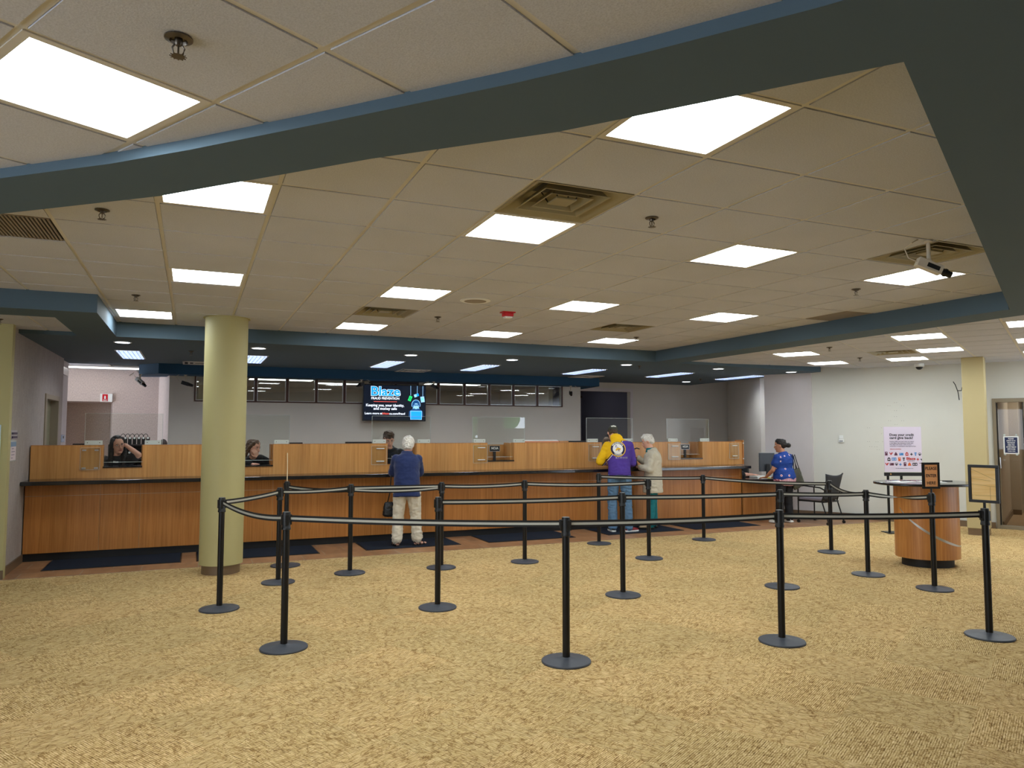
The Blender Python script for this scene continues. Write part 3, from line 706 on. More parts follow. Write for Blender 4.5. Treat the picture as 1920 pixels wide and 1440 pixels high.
shield(-1.283,-.372,'clear acrylic shield in front of the dark-haired teller with glasses')
shield(.365,1.278,'clear acrylic shield just right of the round column, at the second teller window')
shield(2.476,3.385,'clear acrylic shield between the young male teller and the customer in blue')
shield(4.085,4.990,'clear acrylic shield at the closed window with bright outdoor reflections')
shield(6.145,7.062,'clear acrylic shield in front of the man in the purple and yellow hoodie')
shield(7.785,8.70,'clear acrylic shield at the last closed window, right of the cardigan woman')
# ---- little acrylic doors fixed on the wood beside each window
def door_plate(x0, x1, lab, grey=False):
    t = thing('acrylic_plate', lab, 'plate', ((x0+x1)/2, YU, 1.245), 0, 'square acrylic plates on the counter front')
    w = (x1-x0)/2; MB().box(-w,-.022,-.138,w,-.017,.138).build('sheet', 'acrylic', t)
    e = .003; mb = MB(); mb.box(-w-e,-.023,-.138,-w,-.016,.138); mb.box(w,-.023,-.138,w+e,-.016,.138); mb.box(-w,-.023,.138,w,-.016,.141); mb.box(-w,-.023,-.141,w,-.016,-.138); mb.build('polished_edge', 'acrylic_edge', t)
    if grey:
        for zz in (.11,-.12):
            for xx in (-w+.04, w-.04): MB().cbox((xx,-.02,zz),(.045,.016,.018)).build('clip', 'alu', t)
    else:
        for zz in (.10,-.09): MB().cbox((.02,-.012,zz),(w*1.05,.024,.014)).build('handle', 'white', t, bevel=.002)
door_plate(-1.315,-1.095,'acrylic plate with four grey corner clips on the left end of the counter', True)
door_plate(2.455,2.68,'acrylic plate with two white bars left of the young male teller')
door_plate(4.07,4.305,'acrylic plate with two white bars left of the fourth teller window')
door_plate(6.144,6.375,'acrylic plate with two white bars half hidden by the hoodie man')
door_plate(7.753,8.01,'acrylic plate with two white bars left of the last teller window')
door_plate(9.112,9.32,'acrylic plate with two white bars on the right end of the counter')
# ---- NCUA signs
for x, lab in ((4.46,'small black NCUA sign in the fourth teller window'),(8.17,'small black NCUA sign in the last teller window')):
    t = thing('ncua_sign', lab, 'sign', (x, YU+.05, 1.328), 0, 'black NCUA signs'); MB().box(-.085,0,-.042,.085,.008,.042).build('plate', 'black', t)
    MB().box(-.09,.002,-.047,.09,.006,.047).build('border', 'alu', t)
    text('lettering', 'NCUA', 'white', t, ((0,-.001,.004),(1,0,0),(0,0,1)), .05, .0015, width=.12)
    MB().box(-.02,.0,-.19,.02,.03,-.047).build('foot', 'black', t)
# ---- items on and behind the counter
def flatbox(name, lab, cat, x0, y0, z0, x1, y1, z1, m, bevel=.002, parts=None):
    t = thing(name, lab, cat, ((x0+x1)/2, (y0+y1)/2, z0)); MB().box((x0-x1)/2,(y0-y1)/2,0,(x1-x0)/2,(y1-y0)/2,z1-z0).build('body', m, t, bevel=bevel); return t
def monitor(lab, x, y, w=.42, z=1.04, h=.40, face=1):
    t = thing('computer_monitor', lab, 'monitor', (x, y, z), 0, 'black monitors behind the counter')
    MB().box(-w/2,-.02,.06,w/2,.02,h).build('housing', 'black', t, bevel=.006)
    MB().box(-w/2+.012,.0201,.075,w/2-.012,.0215,h-.015).build('screen', mat('screen_off', (12,14,18), .15), t)
    MB().box(-.03,-.03,.01,.03,-.01,.2).build('neck', 'black', t); MB().box(-.11,-.09,0,.11,.09,.012).build('foot', 'black', t, bevel=.003)
monitor('black monitor top showing above the counter right of the second teller', 1.40, 11.5, .26, h=.393)
monitor('black monitor top showing above the counter left of the young male teller', 2.40, 11.5, .46, h=.40)
monitor('black monitor top showing left of the man in the hoodie', 6.2, 11.48, .50, h=.400)
monitor('black monitor edge left of the dark-haired teller', -1.40, 11.5, .16, h=.392)
t = flatbox('paper_roll', 'long white paper roll lying behind the counter with an orange end', 'paper', 5.05, 11.2, 1.04, 5.72, 11.32, 1.46, 'white', .03)
MB().box(-.33,-.07,.36,.33,-.061,.40).build('stripe', mat('salmon', (226,150,110), .5), t)
flatbox('cardboard_box', 'small orange cardboard box top behind the counter, left of the doorway', 'box', 5.73, 11.2, 1.04, 5.90, 11.35, 1.44, mat('cardboard', (206,150,96), .7))
# charging rack of radios behind the first teller
t = thing('charging_rack', 'dark rack of shelves behind the dark-haired teller', 'shelf', (-.76,13.05,0))
MB().box(-.5,-.2,0,.5,.2,.85).build('cabinet', 'black', t)
for z in (.95, 1.17, 1.395): MB().box(-.42,-.2,z-.02,.36,.2,z).build('shelf', mat('rack_brown', (52,42,44), .5), t)
MB().box(-.42,-.2,.85,-.40,.2,1.395).build('side', 'black', t); MB().box(.34,-.2,.85,.36,.2,1.395).build('side', 'black', t)
MB().box(-.4,.19,.85,.34,.2,1.395).build('back', 'black', t)
r0 = None
for row, z in enumerate((.95, 1.17, 1.395)):
    n_ = 6
    for k in range(n_):
        x = -.955+k*.063; y = 12.93
        lab = '%s black handset with a white dot on the %s rack shelf' % (('first','second','third','fourth','fifth','sixth')[k]+' from the left', ('lowest','middle','top')[row])
        if r0 is None:
            r0 = thing('charging_handset', lab, 'radio', (x,y,z), 0, 'black handsets on the rack')
            MB().box(-.026,-.03,0,.026,.03,.11).build('body', 'black', r0, bevel=.008)
            MB().lathe([(.016,0),(.016,.008)], 12).build('dial', 'white', r0, rot=(math.radians(90),0,0), loc=(0,-.03,.098))
            MB().tube([(0,0,.11),(-.008,0,.145),(-.03,0,.165),(-.055,0,.15),(-.07,0,.12),(-.068,.02,.09)], .005, 6).build('cable', 'black', r0, smooth=True)
        else: dup(r0, lab, (x,y,z), group='black handsets on the rack')
t = thing('handbag', 'dark brown handbag on the shelf behind the first clamp', 'bag', (-.49,12.6,1.30))
mb = MB(); mb.ball((0,0,.07),(.12,.07,.09),16,10); mb.ball((.08,0,.09),(.06,.06,.09),12,8); mb.build('body', mat('bag_brown', (46,32,26), .6, bump=.5, bscale=40), t, smooth='all')
t2 = thing('low_cabinet', 'dark low cabinet behind the counter', 'cabinet', (-.49,12.6,0)); MB().box(-.15,-.15,0,.25,.2,1.30).build('body', 'black', t2)
# ---- extension desk at the right end
dk = thing('service_desk', 'lower wooden service desk at the right end of the teller counter', 'desk', (9.22,10.72,0))
MB().prof([(0,.10),(.84,.10),(.78,.70),(0,.70)], ((0,.03,0),(1,0,0),(0,0,1)), .03).build('front_panel', 'wood_dark', dk)
MB().box(0,.06,0,.84,.2,.10).build('toe_kick', 'kick', dk)
MB().box(.0,.06,.1,.03,.25,.70).build('side_panel', 'wood_dark', dk); MB().box(1.06,.4,0,1.10,.75,.70).build('side_panel', 'wood_dark', dk)
dt = thing('desk_top', 'black granite top of the low service desk', 'countertop', (9.22,10.55,.70))
MB().prism([(0,0),(.55,-.12),(1.20,-.04),(1.40,.15),(1.20,.93),(.66,.93),(.56,.44),(0,.44)], 0, .045).build('slab', 'granite', dt, bevel=.005)
flatbox('standing_ledge', 'short dark ledge behind the right end of the counter', 'shelf', 9.50, 11.50, 0, 10.05, 11.62, .93, 'granite')
t = thing('desktop_computer', 'computer screen seen from behind on the service desk', 'computer', (10.14,11.1,.745), math.radians(-12))
MB().box(-.16,-.012,.10,.16,.012,.45).build('display', mat('imac_back', (70,74,80), .35, .3), t, bevel=.006)
MB().box(-.165,.0,.095,.165,.016,.455).build('bezel', 'alu', t)
MB().prof([(-.05,0),(.05,0),(.035,.24),(-.035,.24)], ((0,-.04,0),(1,0,0),(0,0,1)), .008).build('stand', 'black', t); MB().box(-.09,-.1,0,.09,.08,.01).build('foot', 'alu', t)
flatbox('computer_tower', 'slim silver computer standing right of the screen on the desk', 'computer', 10.30, 10.92, .745, 10.36, 11.1, 1.10, 'alu')
flatbox('paper_sheet', 'white paper sheet lying on the service desk edge', 'paper', 9.42, 10.52, .745, 9.62, 10.66, .748, 'white', 0)
flatbox('paper_stack', 'stack of white papers on the service desk', 'paper', 9.62, 10.78, .745, 9.95, 11.0, .775, 'white', 0)
flatbox('yellow_notepad', 'yellow notepad under the clerk\'s hand on the desk', 'notepad', 9.72, 10.70, .745, 9.86, 10.80, .757, mat('yellow_pad', (214,190,70), .7), 0)
flatbox('card_reader', 'black card terminal on the service desk', 'card reader', 9.98, 10.62, .745, 10.07, 10.78, .775, 'black')
t = thing('cable_tangle', 'tangled white cables under the computer screen', 'cable', (10.12,10.95,.745)); mb = MB(); rr = random.Random(4)
for k in range(5):
    p = [Vector((rr.uniform(-.1,.1), rr.uniform(-.06,.06), .006+rr.uniform(0,.09))) for _ in range(6)]; mb.tube(p, .004, 6)
mb.build('cables', 'white', t, smooth='all')
# ---- mats on the floor
for (x0,x1,sh,lab) in ((-1.54,-.10,0,'charcoal floor mat left of the round column'),(.10,1.56,0,'charcoal floor mat just right of the round column'),(2.2,3.52,.2,'charcoal floor mat under the customer in blue'),(3.97,5.36,0,'charcoal floor mat in the middle of the counter'),(5.96,7.35,.1,'charcoal floor mat under the man in the hoodie'),(7.60,8.94,-.05,'charcoal floor mat at the right end of the counter')):
    t = thing('floor_mat', lab, 'mat', ((x0+x1)/2, 10.35, .002), 0, 'charcoal mats along the counter')
    w = (x1-x0)/2; MB().prism([(-w,-.36),(w,-.36),(w,.36),(-w,.36)], 0, .009).build('pile', 'mat', t)
    mb = MB(); mb.box(-w-.015,-.375,0,w+.015,-.36,.006); mb.box(-w-.015,.36,0,w+.015,.375,.006); mb.box(-w-.015,-.36,0,-w,.36,.006); mb.box(w,-.36,0,w+.015,.36,.006); mb.build('rubber_edge', 'black', t)
# ================================================================ SCREEN
t = thing('wall_screen', 'wall screen showing a fraud prevention slide with a hooded figure', 'screen', (3.545,13.84,1.795))
w, h = .615, .70
MB().box(-w,0,0,w,.06,h).build('housing', 'black', t, bevel=.006)
e_ = 1.15
MB().box(-w+.015,-.003,.02,w-.015,.0,h-.02).build('display', mat('slide_navy', (4,16,36), .25, emit=.6), t)
def fx(x): return -w+(x-165)/(1738-165)*2*w     # slide coordinates as read off the screen
def fz(y): return h-(y-165)/(1080-165)*h
blue = mat('slide_blue', (20,150,245), .5, emit=e_); sw = mat('slide_white', (236,244,255), .5, emit=e_); sred = mat('slide_red', (232,92,80), .5, emit=.9)
M['sblue'] = blue; M['swhite'] = sw; M['sred'] = sred; M['sgreen'] = mat('slide_green', (30,215,110), .5, emit=e_); M['sdark'] = mat('slide_hood', (22,78,130), .5, emit=.9); M['spale'] = mat('slide_pale', (150,205,250), .5, emit=e_); M['snavy'] = mat('slide_ink', (6,20,44), .5, emit=.5)
FR = lambda x, y, d=.004: ((fx(x), -d, fz(y)), (1,0,0), (0,0,1))
text('slide_title_shadow', 'Blaze', 'swhite', t, FR(712,350,.004), .24, .0115, width=.575)
text('slide_title', 'Blaze', 'sblue', t, FR(712,350,.006), .24, .006, width=.56)
text('slide_line', 'FRAUD PREVENTION', 'swhite', t, FR(712,518), .062, .0012, width=.54)
MB().box(fx(425),-.005,fz(604),fx(1000),-.003,fz(590)).build('slide_rule', 'sred', t)
text('slide_line', 'Keeping you, your identity,', 'swhite', t, FR(710,690), .07, .0012, width=.735)
text('slide_line', 'and money safe', 'swhite', t, FR(712,772), .07, .0012, width=.45)
text('slide_line', 'Learn more at', 'swhite', t, FR(424,892), .056, .001, width=.335)
text('slide_line', 'blaze', 'sred', t, FR(726,892), .056, .001, width=.125)
text('slide_line', 'cu.com/fraud', 'swhite', t, FR(1010,895), .056, .001, width=.305)
for x, y in ((1345,430),(1512,380),(1655,440)): MB().box(fx(x)-.003,-.005,fz(y),fx(x)+.003,-.003,fz(185)).build('slide_string', 'spale', t)
def card(x, y, wx, hy, ang, m):
    MB().cbox((fx(x),-.006,fz(y)), (wx,.002,hy), Matrix.Rotation(math.radians(ang),3,'Y')).build('slide_card', m, t)
card(1330,508,.06,.10,22,'sgreen'); card(1330,508,.02,.05,22,'snavy'); card(1465,435,.05,.055,-20,'spale'); card(1520,412,.045,.05,-20,'sblue'); card(1648,525,.075,.11,-8,'spale'); card(1648,525,.045,.045,-8,'sblue')
def poly(pts, m, d, name='slide_shape'):
    return MB().prof([(fx(x), fz(y)) for x, y in pts], ((0,-d,0),(1,0,0),(0,0,1)), .0015).build(name, m, t)
def ell(cx, cy, rx, ry, a0=0, a1=360, n=26): return [(cx+rx*math.cos(math.radians(a0+(a1-a0)*k/n)), cy-ry*math.sin(math.radians(a0+(a1-a0)*k/n))) for k in range(n+1)][:n if a1-a0 == 360 else n+1]
poly(ell(1482,665,112,130,-20,200)+[(1400,760),(1565,760)][::-1], 'spale', .004); poly(ell(1482,668,102,122,-20,200)+[(1412,752),(1552,752)][::-1], 'sdark', .006)
poly([(1300,960),(1310,830),(1390,775),(1575,775),(1655,830),(1668,960),(1620,1000),(1345,1000)], 'sdark', .004)
poly(ell(1485,700,64,72), 'spale', .008); poly([(1418,655),(1552,655),(1540,680),(1430,680)], 'sdark', .0095)
for x in (1460,1512): poly(ell(x,695,13,9), 'snavy', .0095)
poly([(1450,735),(1485,752),(1520,735),(1485,745)], 'sdark', .0095)
poly([(1340,820),(1632,820),(1632,1040),(1340,1040)], 'spale', .0095); poly([(1350,830),(1622,830),(1622,1030),(1350,1030)], 'sblue', .011)
MB().box(-.3,.06,.2,.3,.2,.5).build('wall_mount', 'black', t)
MB().box(-.5,.0,.71,.45,.05,.755).build('sound_bar', mat('soundbar', (34,26,38), .5), t)
# fire extinguisher sign and shelf on the pink wall
t = thing('fire_extinguisher_sign', 'red and white fire extinguisher sign over the niche in the pink wall', 'sign', (-1.50,15.66,2.22))
MB().box(-.10,-.0,-.075,.10,.03,.075).build('plate', 'white', t)
MB().prof([(0,0),(.07,-.0),(.07,.15),(0,.15)], ((.03,-.002,-.075),(1,0,0),(0,0,1)), .001).build('side_flap', 'white', t)
MB().box(-.065,-.004,-.065,.025,-.001,.065).build('red_field', 'red', t)
MB().prof([(-.035,.0),(-.005,.0),(-.008,.05),(-.02,.06),(-.032,.05)], ((0,-.006,-.02),(1,0,0),(0,0,1)), .001).build('extinguisher_symbol', 'white', t)
text('lettering', 'FIRE', 'white', t, ((-.02,-.006,-.042),(1,0,0),(0,0,1)), .026, .0006, width=.06)
text('lettering', 'EXTINGUISHER', 'white', t, ((-.02,-.006,-.057),(1,0,0),(0,0,1)), .012, .0003, width=.07)
# ================================================================ QUEUE BARRIERS
POSTS = [(0.263,7.257,1.0),(0.663,5.788,1.006),(0.875,8.268,1.006),(1.059,9.253,1.012),(1.675,8.486,1.02),(2.729,8.399,1.006),(2.092,6.538,1.012),(3.797,8.372,1.003),(2.441,4.679,1.013),(5.382,9.292,1.001),
 (3.921,6.309,1.008),(5.345,7.976,0.992),(7.012,9.019,0.958),(4.190,4.463,1.003),(5.651,6.001,0.998),(7.860,7.432,0.949),(7.014,6.117,0.948),(7.009,5.303,0.976),(5.798,3.929,1.004)]
PL = ['black barrier post furthest left, where two belts meet in front of the round column',
 'front left black barrier post, second from the left in the nearest row','black barrier post just behind the front left post, on the second row','black barrier post with a thin stick standing in its top, by the round column',
 'black barrier post midway between the round column and the customer in blue','black barrier post right of the customer in blue, in the back row','leftmost black barrier post of the middle row, right of the blue customer',
 'black barrier post in the back row between the blue customer and the hoodie man','nearest black barrier post, centre of the front row','black barrier post nearest the feet of the man in the hoodie, left of him',
 'black barrier post in the middle row in front of the hoodie man','black barrier post ending a belt in front of the cardigan woman','black barrier post right of the cardigan woman, nearest the counter',
 'black barrier post in the front row on the right, hiding another one','black barrier post almost hidden behind the right front row post','black barrier post in front of the empty chair','black barrier post where three belts meet, left of the round kiosk',
 'black barrier post carrying the orange PLEASE ENTER HERE sign','black barrier post at the far right carrying a blank kraft paper sign']
def make_post():
    t = thing('barrier_post', 'x', 'barrier', (0,0,0), 0, 'black belt barrier posts')
    MB().lathe([(.172,0),(.174,.008),(.170,.014),(.09,.022),(.045,.030),(.033,.036)], 48).build('base', 'base_rubber', t, smooth=True)
    MB().lathe([(.026,.03),(.026,.90)], 24).build('pole', 'blackm', t, smooth=True)
    hd = MB().lathe([(.029,.868),(.034,.872),(.034,.886),(.031,.89),(.031,.985),(.029,.992),(.029,1.0)], 24); 
    for k in range(4): a = k*math.pi/2; hd.cbox((.033*math.cos(a),.033*math.sin(a),.945),(.012,.022,.075),Matrix.Rotation(a,3,'Z'))
    h = hd.build('belt_head', 'black', t, smooth=True)
    MB().lathe([(.026,.998),(.026,1.003)], 24).build('cap', mat('cap_grey', (96,98,96), .5), h)
    return t
B0 = make_post(); PO = []
for k, (x, y, hgt) in enumerate(POSTS):
    if k == 0: t = B0; t.location = (x,y,0); t['label'] = PL[0]
    else: t = dup(B0, PL[k], (x,y,0), group='black belt barrier posts')
    t.scale = (1,1,hgt) if hgt < .98 else (1,1,1); PO.append(t)
def belt(i, j, sag=.015, twist=0, dz=0, zo=.955, side=0):
    A = Vector(POSTS[i]); B_ = Vector(POSTS[j]); a = Vector((A.x, A.y, zo*(A.z if A.z < .98 else 1)+dz)); b = Vector((B_.x, B_.y, zo*(B_.z if B_.z < .98 else 1)+dz))
    d = (b-a); d.z = 0; d.normalize(); a = a+d*.035; b = b-d*.035; n = Vector((-d.y, d.x, 0)); N = 36; base = Vector((A.x, A.y, 0)); sc = PO[i].scale.z
    def strip(h0, h1, off):
        vs = []; fs = []
        for k in range(N+1):
            f = k/N; p = a.lerp(b, f); p.z -= 4*sag*f*(1-f); th = twist*math.pi*(3*f*f-2*f*f*f)
            up = Vector((0,0,1))*math.cos(th)+n*math.sin(th); nn_ = n*math.cos(th)-Vector((0,0,1))*math.sin(th)
            for hh, o in ((h0,-off),(h1,-off),(h1,off),(h0,off)):
                q = p+up*hh+nn_*o-base; vs.append((q.x, q.y, q.z/sc))
            if k < N:
                q = 4*k
                for e in range(4): fs.append((q+e, q+(e+1) % 4, q+4+(e+1) % 4, q+4+e))
        fs += [(3,2,1,0), (4*N, 4*N+1, 4*N+2, 4*N+3)]
        return MB().add(vs, fs)
    o = strip(-.024, .024, .0010).build('belt', 'belt', PO[i]); strip(-.0085, .0085, .0016).build('belt_stripe', 'beltgrey', o)
    q = b-base; e = MB(); e.box(-.012,-.012,-.03,.012,.012,.03); 
    c = e.build('belt_clip', 'black', PO[i], loc=(q.x, q.y, q.z/sc)); c.rotation_euler = (0,0,math.atan2(d.y,d.x))
for a in ((0,2,.01),(0,1,.04),(1,8,.012),(8,13,.01),(13,18,.01),(6,10,.01),(10,14,.008),(14,16,.008),(5,7,.015),(7,11,.02),(9,12,.012),(12,15,.02),(15,16,.05)): belt(*a)
belt(2,4,.012); belt(3,4,.02,0,-.02); belt(4,5,.0); belt(4,5,.022,0,-.018); belt(16,17,.02,1)
# stick in the top of post 4
t = thing('thin_stick', 'thin pale stick standing on top of a barrier post', 'stick', (1.059,9.253,1.003)); MB().tube([(0,0,-.0),(.001,0,.17),(-.003,0,.34)], [.006,.005,.006], 8).build('stick', mat('pale_stick', (232,212,176), .5), t, smooth=True)
# ---- signs on two posts: part of their post
def sign_on(i, w, h, yaw, paper, z0, m_frame='black', tilt=0):
    P_ = PO[i]; sc = P_.scale.z
    fr = bpy.data.objects.new('sign_holder', MB().lathe([(.010,0),(.010,z0)], 12).me('sign_holder')); fr.data.materials.append(M['blackm']); COL.objects.link(fr); fr.parent = P_
    fr.location = (0,0,1.0); fr.rotation_euler = (tilt,0,yaw); fr.scale = (1,1,1/sc)
    b = .022; mb = MB(); mb.box(-w/2,-.012,z0,w/2,.012,z0+b); mb.box(-w/2,-.012,z0+h-b,w/2,.012,z0+h); mb.box(-w/2,-.012,z0+b,-w/2+b,.012,z0+h-b); mb.box(w/2-b,-.012,z0+b,w/2,.012,z0+h-b)
    mb.build('sign_frame', 'blackm', fr, bevel=.003); MB().box(-w/2+b,-.004,z0+b,w/2-b,.004,z0+h-b).build('sign_paper', paper, fr)
    return fr
fr = sign_on(17, .185, .27, -.32, mat('orange_paper', (226,160,104), .8), .045)
for k, s in enumerate(('PLEASE','ENTER','HERE')): text('lettering', s, 'black', fr, ((.0,-.0055,.045+.27-.062-.075*k),(1,0,0),(0,0,1)), .045, .0006, width=(.125,.115,.095)[k])
kraft = NB('kraft_paper', .8, .2); cr = kraft.noise(kraft.map(scale=(1,1,14)), 3, 3); kraft.color(kraft.ramp(cr, [(.4,(232,192,126)),(.6,(240,206,146))])); kraft.bump(cr, .2, .004)
fr = sign_on(18, .215, .30, -1.28, kraft.m, .045)
mb = MB()
for (x0,z0,x1,z1) in ((-.085,.31,.08,.23),(-.085,.19,.085,.175),(-.085,.235,.05,.22),(.045,.07,.045,.175),(-.06,.10,.085,.105)):
    d = Vector((x1-x0,0,z1-z0)); mb.cbox(((x0+x1)/2,-.0042,(z0+z1)/2), (d.length,.0012,.0016), Matrix.Rotation(-math.atan2(d.z,d.x),3,'Y'))
mb.build('paper_crease', mat('crease_brown', (120,90,54), .8), fr)
# ================================================================ KIOSK
kc = Vector((8.225, 6.30, 0)); k0 = thing('writing_kiosk', 'wooden oval writing kiosk with a black stone top and a silver curved stripe', 'table', tuple(kc), -.41)
def ov(a, b, n=64): return [(a*math.cos(2*math.pi*k/n), b*math.sin(2*math.pi*k/n)) for k in range(n)]
def taper(a0,b0,z0,a1,b1,z1,n=64):
    mb = MB(); vs = [(x,y,z0) for x,y in ov(a0,b0,n)]+[(x,y,z1) for x,y in ov(a1,b1,n)]
    return mb.add(vs, [tuple(range(n))[::-1], tuple(range(n,2*n))]+[(i,(i+1)%n,n+(i+1)%n,n+i) for i in range(n)])
taper(.29,.245,0,.29,.245,.10).build('plinth', 'kick', k0, smooth=True)
taper(.362,.31,.10,.362,.31,.955).build('body', 'wood_kiosk', k0, smooth=True)
def top_pts():
    out = []
    for k in range(96):
        a = 2*math.pi*k/96; out.append((.58*abs(math.cos(a))**.8*(1 if math.cos(a) > 0 else -1), .43*abs(math.sin(a))**.85*(1 if math.sin(a) > 0 else -1)))
    return out
MB().prism(top_pts(), .965, .995).build('stone_top', 'granite', k0, bevel=.006)
taper(.34,.29,.94,.34,.29,.967).build('top_spacer', 'kick', k0, smooth=True)
# inlaid curved stripe
vs = []; fs = []
N = 40
for k in range(N+1):
    f = k/N; a = math.radians(-168+138*f); z = .69-.44*math.sin(f*math.pi/2)**.9; hw = .006+.010*math.sin(math.pi*min(1, f*1.05))
    for r in (1.0, 1.008):
        for s in (-1, 1): vs.append((.362*r*math.cos(a), .31*r*math.sin(a), z+s*hw))
for k in range(N):
    q = 4*k
    fs += [(q+2,q+3,q+7,q+6),(q+1,q,q+4,q+5),(q,q+2,q+6,q+4),(q+3,q+1,q+5,q+7)]
fs += [(0,1,3,2),(4*N,4*N+2,4*N+3,4*N+1)]
MB().add(vs, fs).build('metal_stripe', 'alu', k0, smooth=True)
def on_kiosk(name, lab, cat, x, y, dx, dy, rz, m, hz=.004):
    p = kc+Matrix.Rotation(-.41,3,'Z')@Vector((x,y,0)); t = thing(name, lab, cat, (p.x,p.y,.995), rz); MB().box(-dx/2,-dy/2,0,dx/2,dy/2,hz).build('body', m, t); return t
on_kiosk('paper_form', 'white printed form lying at the left end of the kiosk top', 'paper', -.28,.02,.28,.2,.1,'white')
on_kiosk('paper_form', 'white printed form lying in the middle of the kiosk top', 'paper', .08,.0,.26,.2,-.4,'white')
on_kiosk('pen', 'dark pen lying at the right end of the kiosk top', 'pen', .34,.12,.13,.012,-.3,'black',.01)
on_kiosk('pen', 'dark pen lying on the paper at the left of the kiosk top', 'pen', -.2,.08,.14,.012,-.2,'black',.012)
# ================================================================ EASEL WITH POSTER
ez = thing('poster_stand', 'black floor stand holding a white poster about credit cards behind the kiosk', 'sign', (10.32,8.44,0), -.41)
MB().box(-.18,-.14,0,.18,.14,.012).build('base', 'blackm', ez, bevel=.004)
MB().box(-.122,-.012,.012,-.092,.012,.93).build('pole', 'blackm', ez)
MB().box(.092,-.012,.012,.122,.012,.93).build('pole', 'blackm', ez)
MB().box(-.16,-.016,.90,.45,.016,.955).build('poster_rail', 'black', ez)
MB().tube([(-.07,-.018,.93),(-.07,-.024,.93)], .012, 12).build('knob', mat('brass', (200,150,90), .4, .6), ez)
pm = mat('poster_lilac', (212,202,220), .35); px0, pz0, pw, ph = -.155, .965, .60, .72
MB().box(px0,-.004,pz0,px0+pw,.004,pz0+ph).build('poster', pm, ez)
def PX(u_): return px0+pw*(u_-90)/(1050-90)
def PZ(v_): return pz0+ph-ph*(v_-130)/(1240-130)
PF = lambda u_, v_, d=.0055: ((PX(u_), -d, PZ(v_)), (1,0,0), (0,0,1))
ink = mat('poster_ink', (24,20,34), .6)
M['ink'] = ink; M['pred'] = mat('poster_red', (182,48,44), .6); M['pplum'] = mat('poster_plum', (84,34,62), .6); M['pblue'] = mat('poster_blue', (56,128,196), .6); M['porange'] = mat('poster_orange', (214,98,32), .6); M['ptxt'] = mat('poster_grey', (96,86,116), .6); M['pwhite'] = pm
text('poster_heading', 'Does your credit', 'ink', ez, PF(545,330), .055, .0014, width=.39)
text('poster_heading', 'card give back?', 'ink', ez, PF(535,405), .055, .0014, width=.375)
for v_, s_, w_, c_ in ((494,'Receive 4,000 cash back when you spend','.385','ptxt'),(533,'a new Blaze Visa Signature Credit card','.375','ink'),(572,'Plus, Blaze will donate 1.25% of every','.345','ptxt'),(610,'transaction to organizations that improve lives.','.42','ptxt')):
    text('poster_line', s_, c_, ez, PF(90+145+float(w_)/pw*960/2, v_), .02, .0004, width=float(w_))
text('poster_line', 'blazecu.com/give', 'pred', ez, PF(380,680), .02, .0004, width=.18)
text('poster_line', 'See offer disclosures at Blaze Credit Union', 'ptxt', ez, PF(595,1153), .014, .0003, width=.28)
text('poster_logo', 'Blaze', 'pred', ez, PF(765,915), .058, .002, width=.145); text('poster_logo', 'CREDIT UNION', 'pplum', ez, PF(765,970), .016, .0004, width=.12)
def pp(pts, m, d=.0055): return MB().prof([(PX(u_), PZ(v_)) for u_, v_ in pts], ((0,-d+.001,0),(1,0,0),(0,0,1)), .0012).build('poster_symbol', m, ez)
def rc(cx, cy, w_, h_): return [(cx-w_/2,cy+h_/2),(cx+w_/2,cy+h_/2),(cx+w_/2,cy-h_/2),(cx-w_/2,cy-h_/2)]
def book(cx,cy,m): pp(rc(cx,cy,64,92),m); pp(rc(cx+4,cy-22,26,16),'pwhite',.007)
def tick(cx,cy,m): pp([(cx-48,cy-30),(cx-26,cy-34),(cx-8,cy-6),(cx+26,cy-38),(cx+50,cy-26),(cx,cy+38)],m)
def bell(cx,cy,m): pp([(cx-44,cy+40),(cx+44,cy+40),(cx+30,cy-10),(cx,cy-46),(cx-30,cy-10)],m)
def cardp(cx,cy,m): pp(rc(cx,cy,106,60),m); pp(rc(cx-32,cy-8,16,14),'pwhite',.007)
def bag(cx,cy,m): pp([(cx-38,cy+44),(cx+38,cy+44),(cx+36,cy-20),(cx,cy-50),(cx-36,cy-20)],m); pp(ell_(cx,cy+4,20,15),'pwhite',.007)
def ell_(cx,cy,a,b,n=16): return [(cx+a*math.cos(2*math.pi*k/n), cy+b*math.sin(2*math.pi*k/n)) for k in range(n)][::-1]
def plus(cx,cy,m): pp(rc(cx,cy,64,20),m); pp(rc(cx,cy,20,64),m,.0065)
def cone(cx,cy,m): pp([(cx-12,cy+42),(cx+12,cy+42),(cx+32,cy-40),(cx-32,cy-40)],m); pp(rc(cx,cy-8,50,6),'pwhite',.007); pp(rc(cx,cy+14,40,6),'pwhite',.007)
def paw(cx,cy,m): 
    pp(ell_(cx,cy+14,26,20),m)
    for dx, dy in ((-34,-6),(-14,-26),(14,-26),(34,-6)): pp(ell_(cx+dx,cy+dy,10,11),m)
def wide(cx,cy,m): pp(rc(cx,cy,118,72),m); pp(rc(cx-28,cy+2,26,36),'pwhite',.007); pp(rc(cx+28,cy+2,26,36),'pwhite',.007)
book(140,792,'pplum'); tick(260,795,'pred'); bell(385,798,'pplum'); cardp(524,805,'pblue'); bag(666,800,'pred'); plus(783,806,'ink'); cone(888,802,'pblue'); paw(993,806,'ink')
bag(203,928,'ink'); wide(333,925,'pblue'); book(473,928,'porange'); cone(583,928,'ink'); plus(942,932,'pred'); pp([(1005,925),(1030,915),(1046,925),(1048,970)],'ink')
tick(148,1052,'pred'); cardp(272,1052,'pplum'); paw(392,1050,'ink'); plus(492,1058,'pblue'); book(610,1050,'pplum'); bell(725,1048,'porange'); wide(864,1052,'ink'); pp(rc(1008,1024,72,12),'ink')
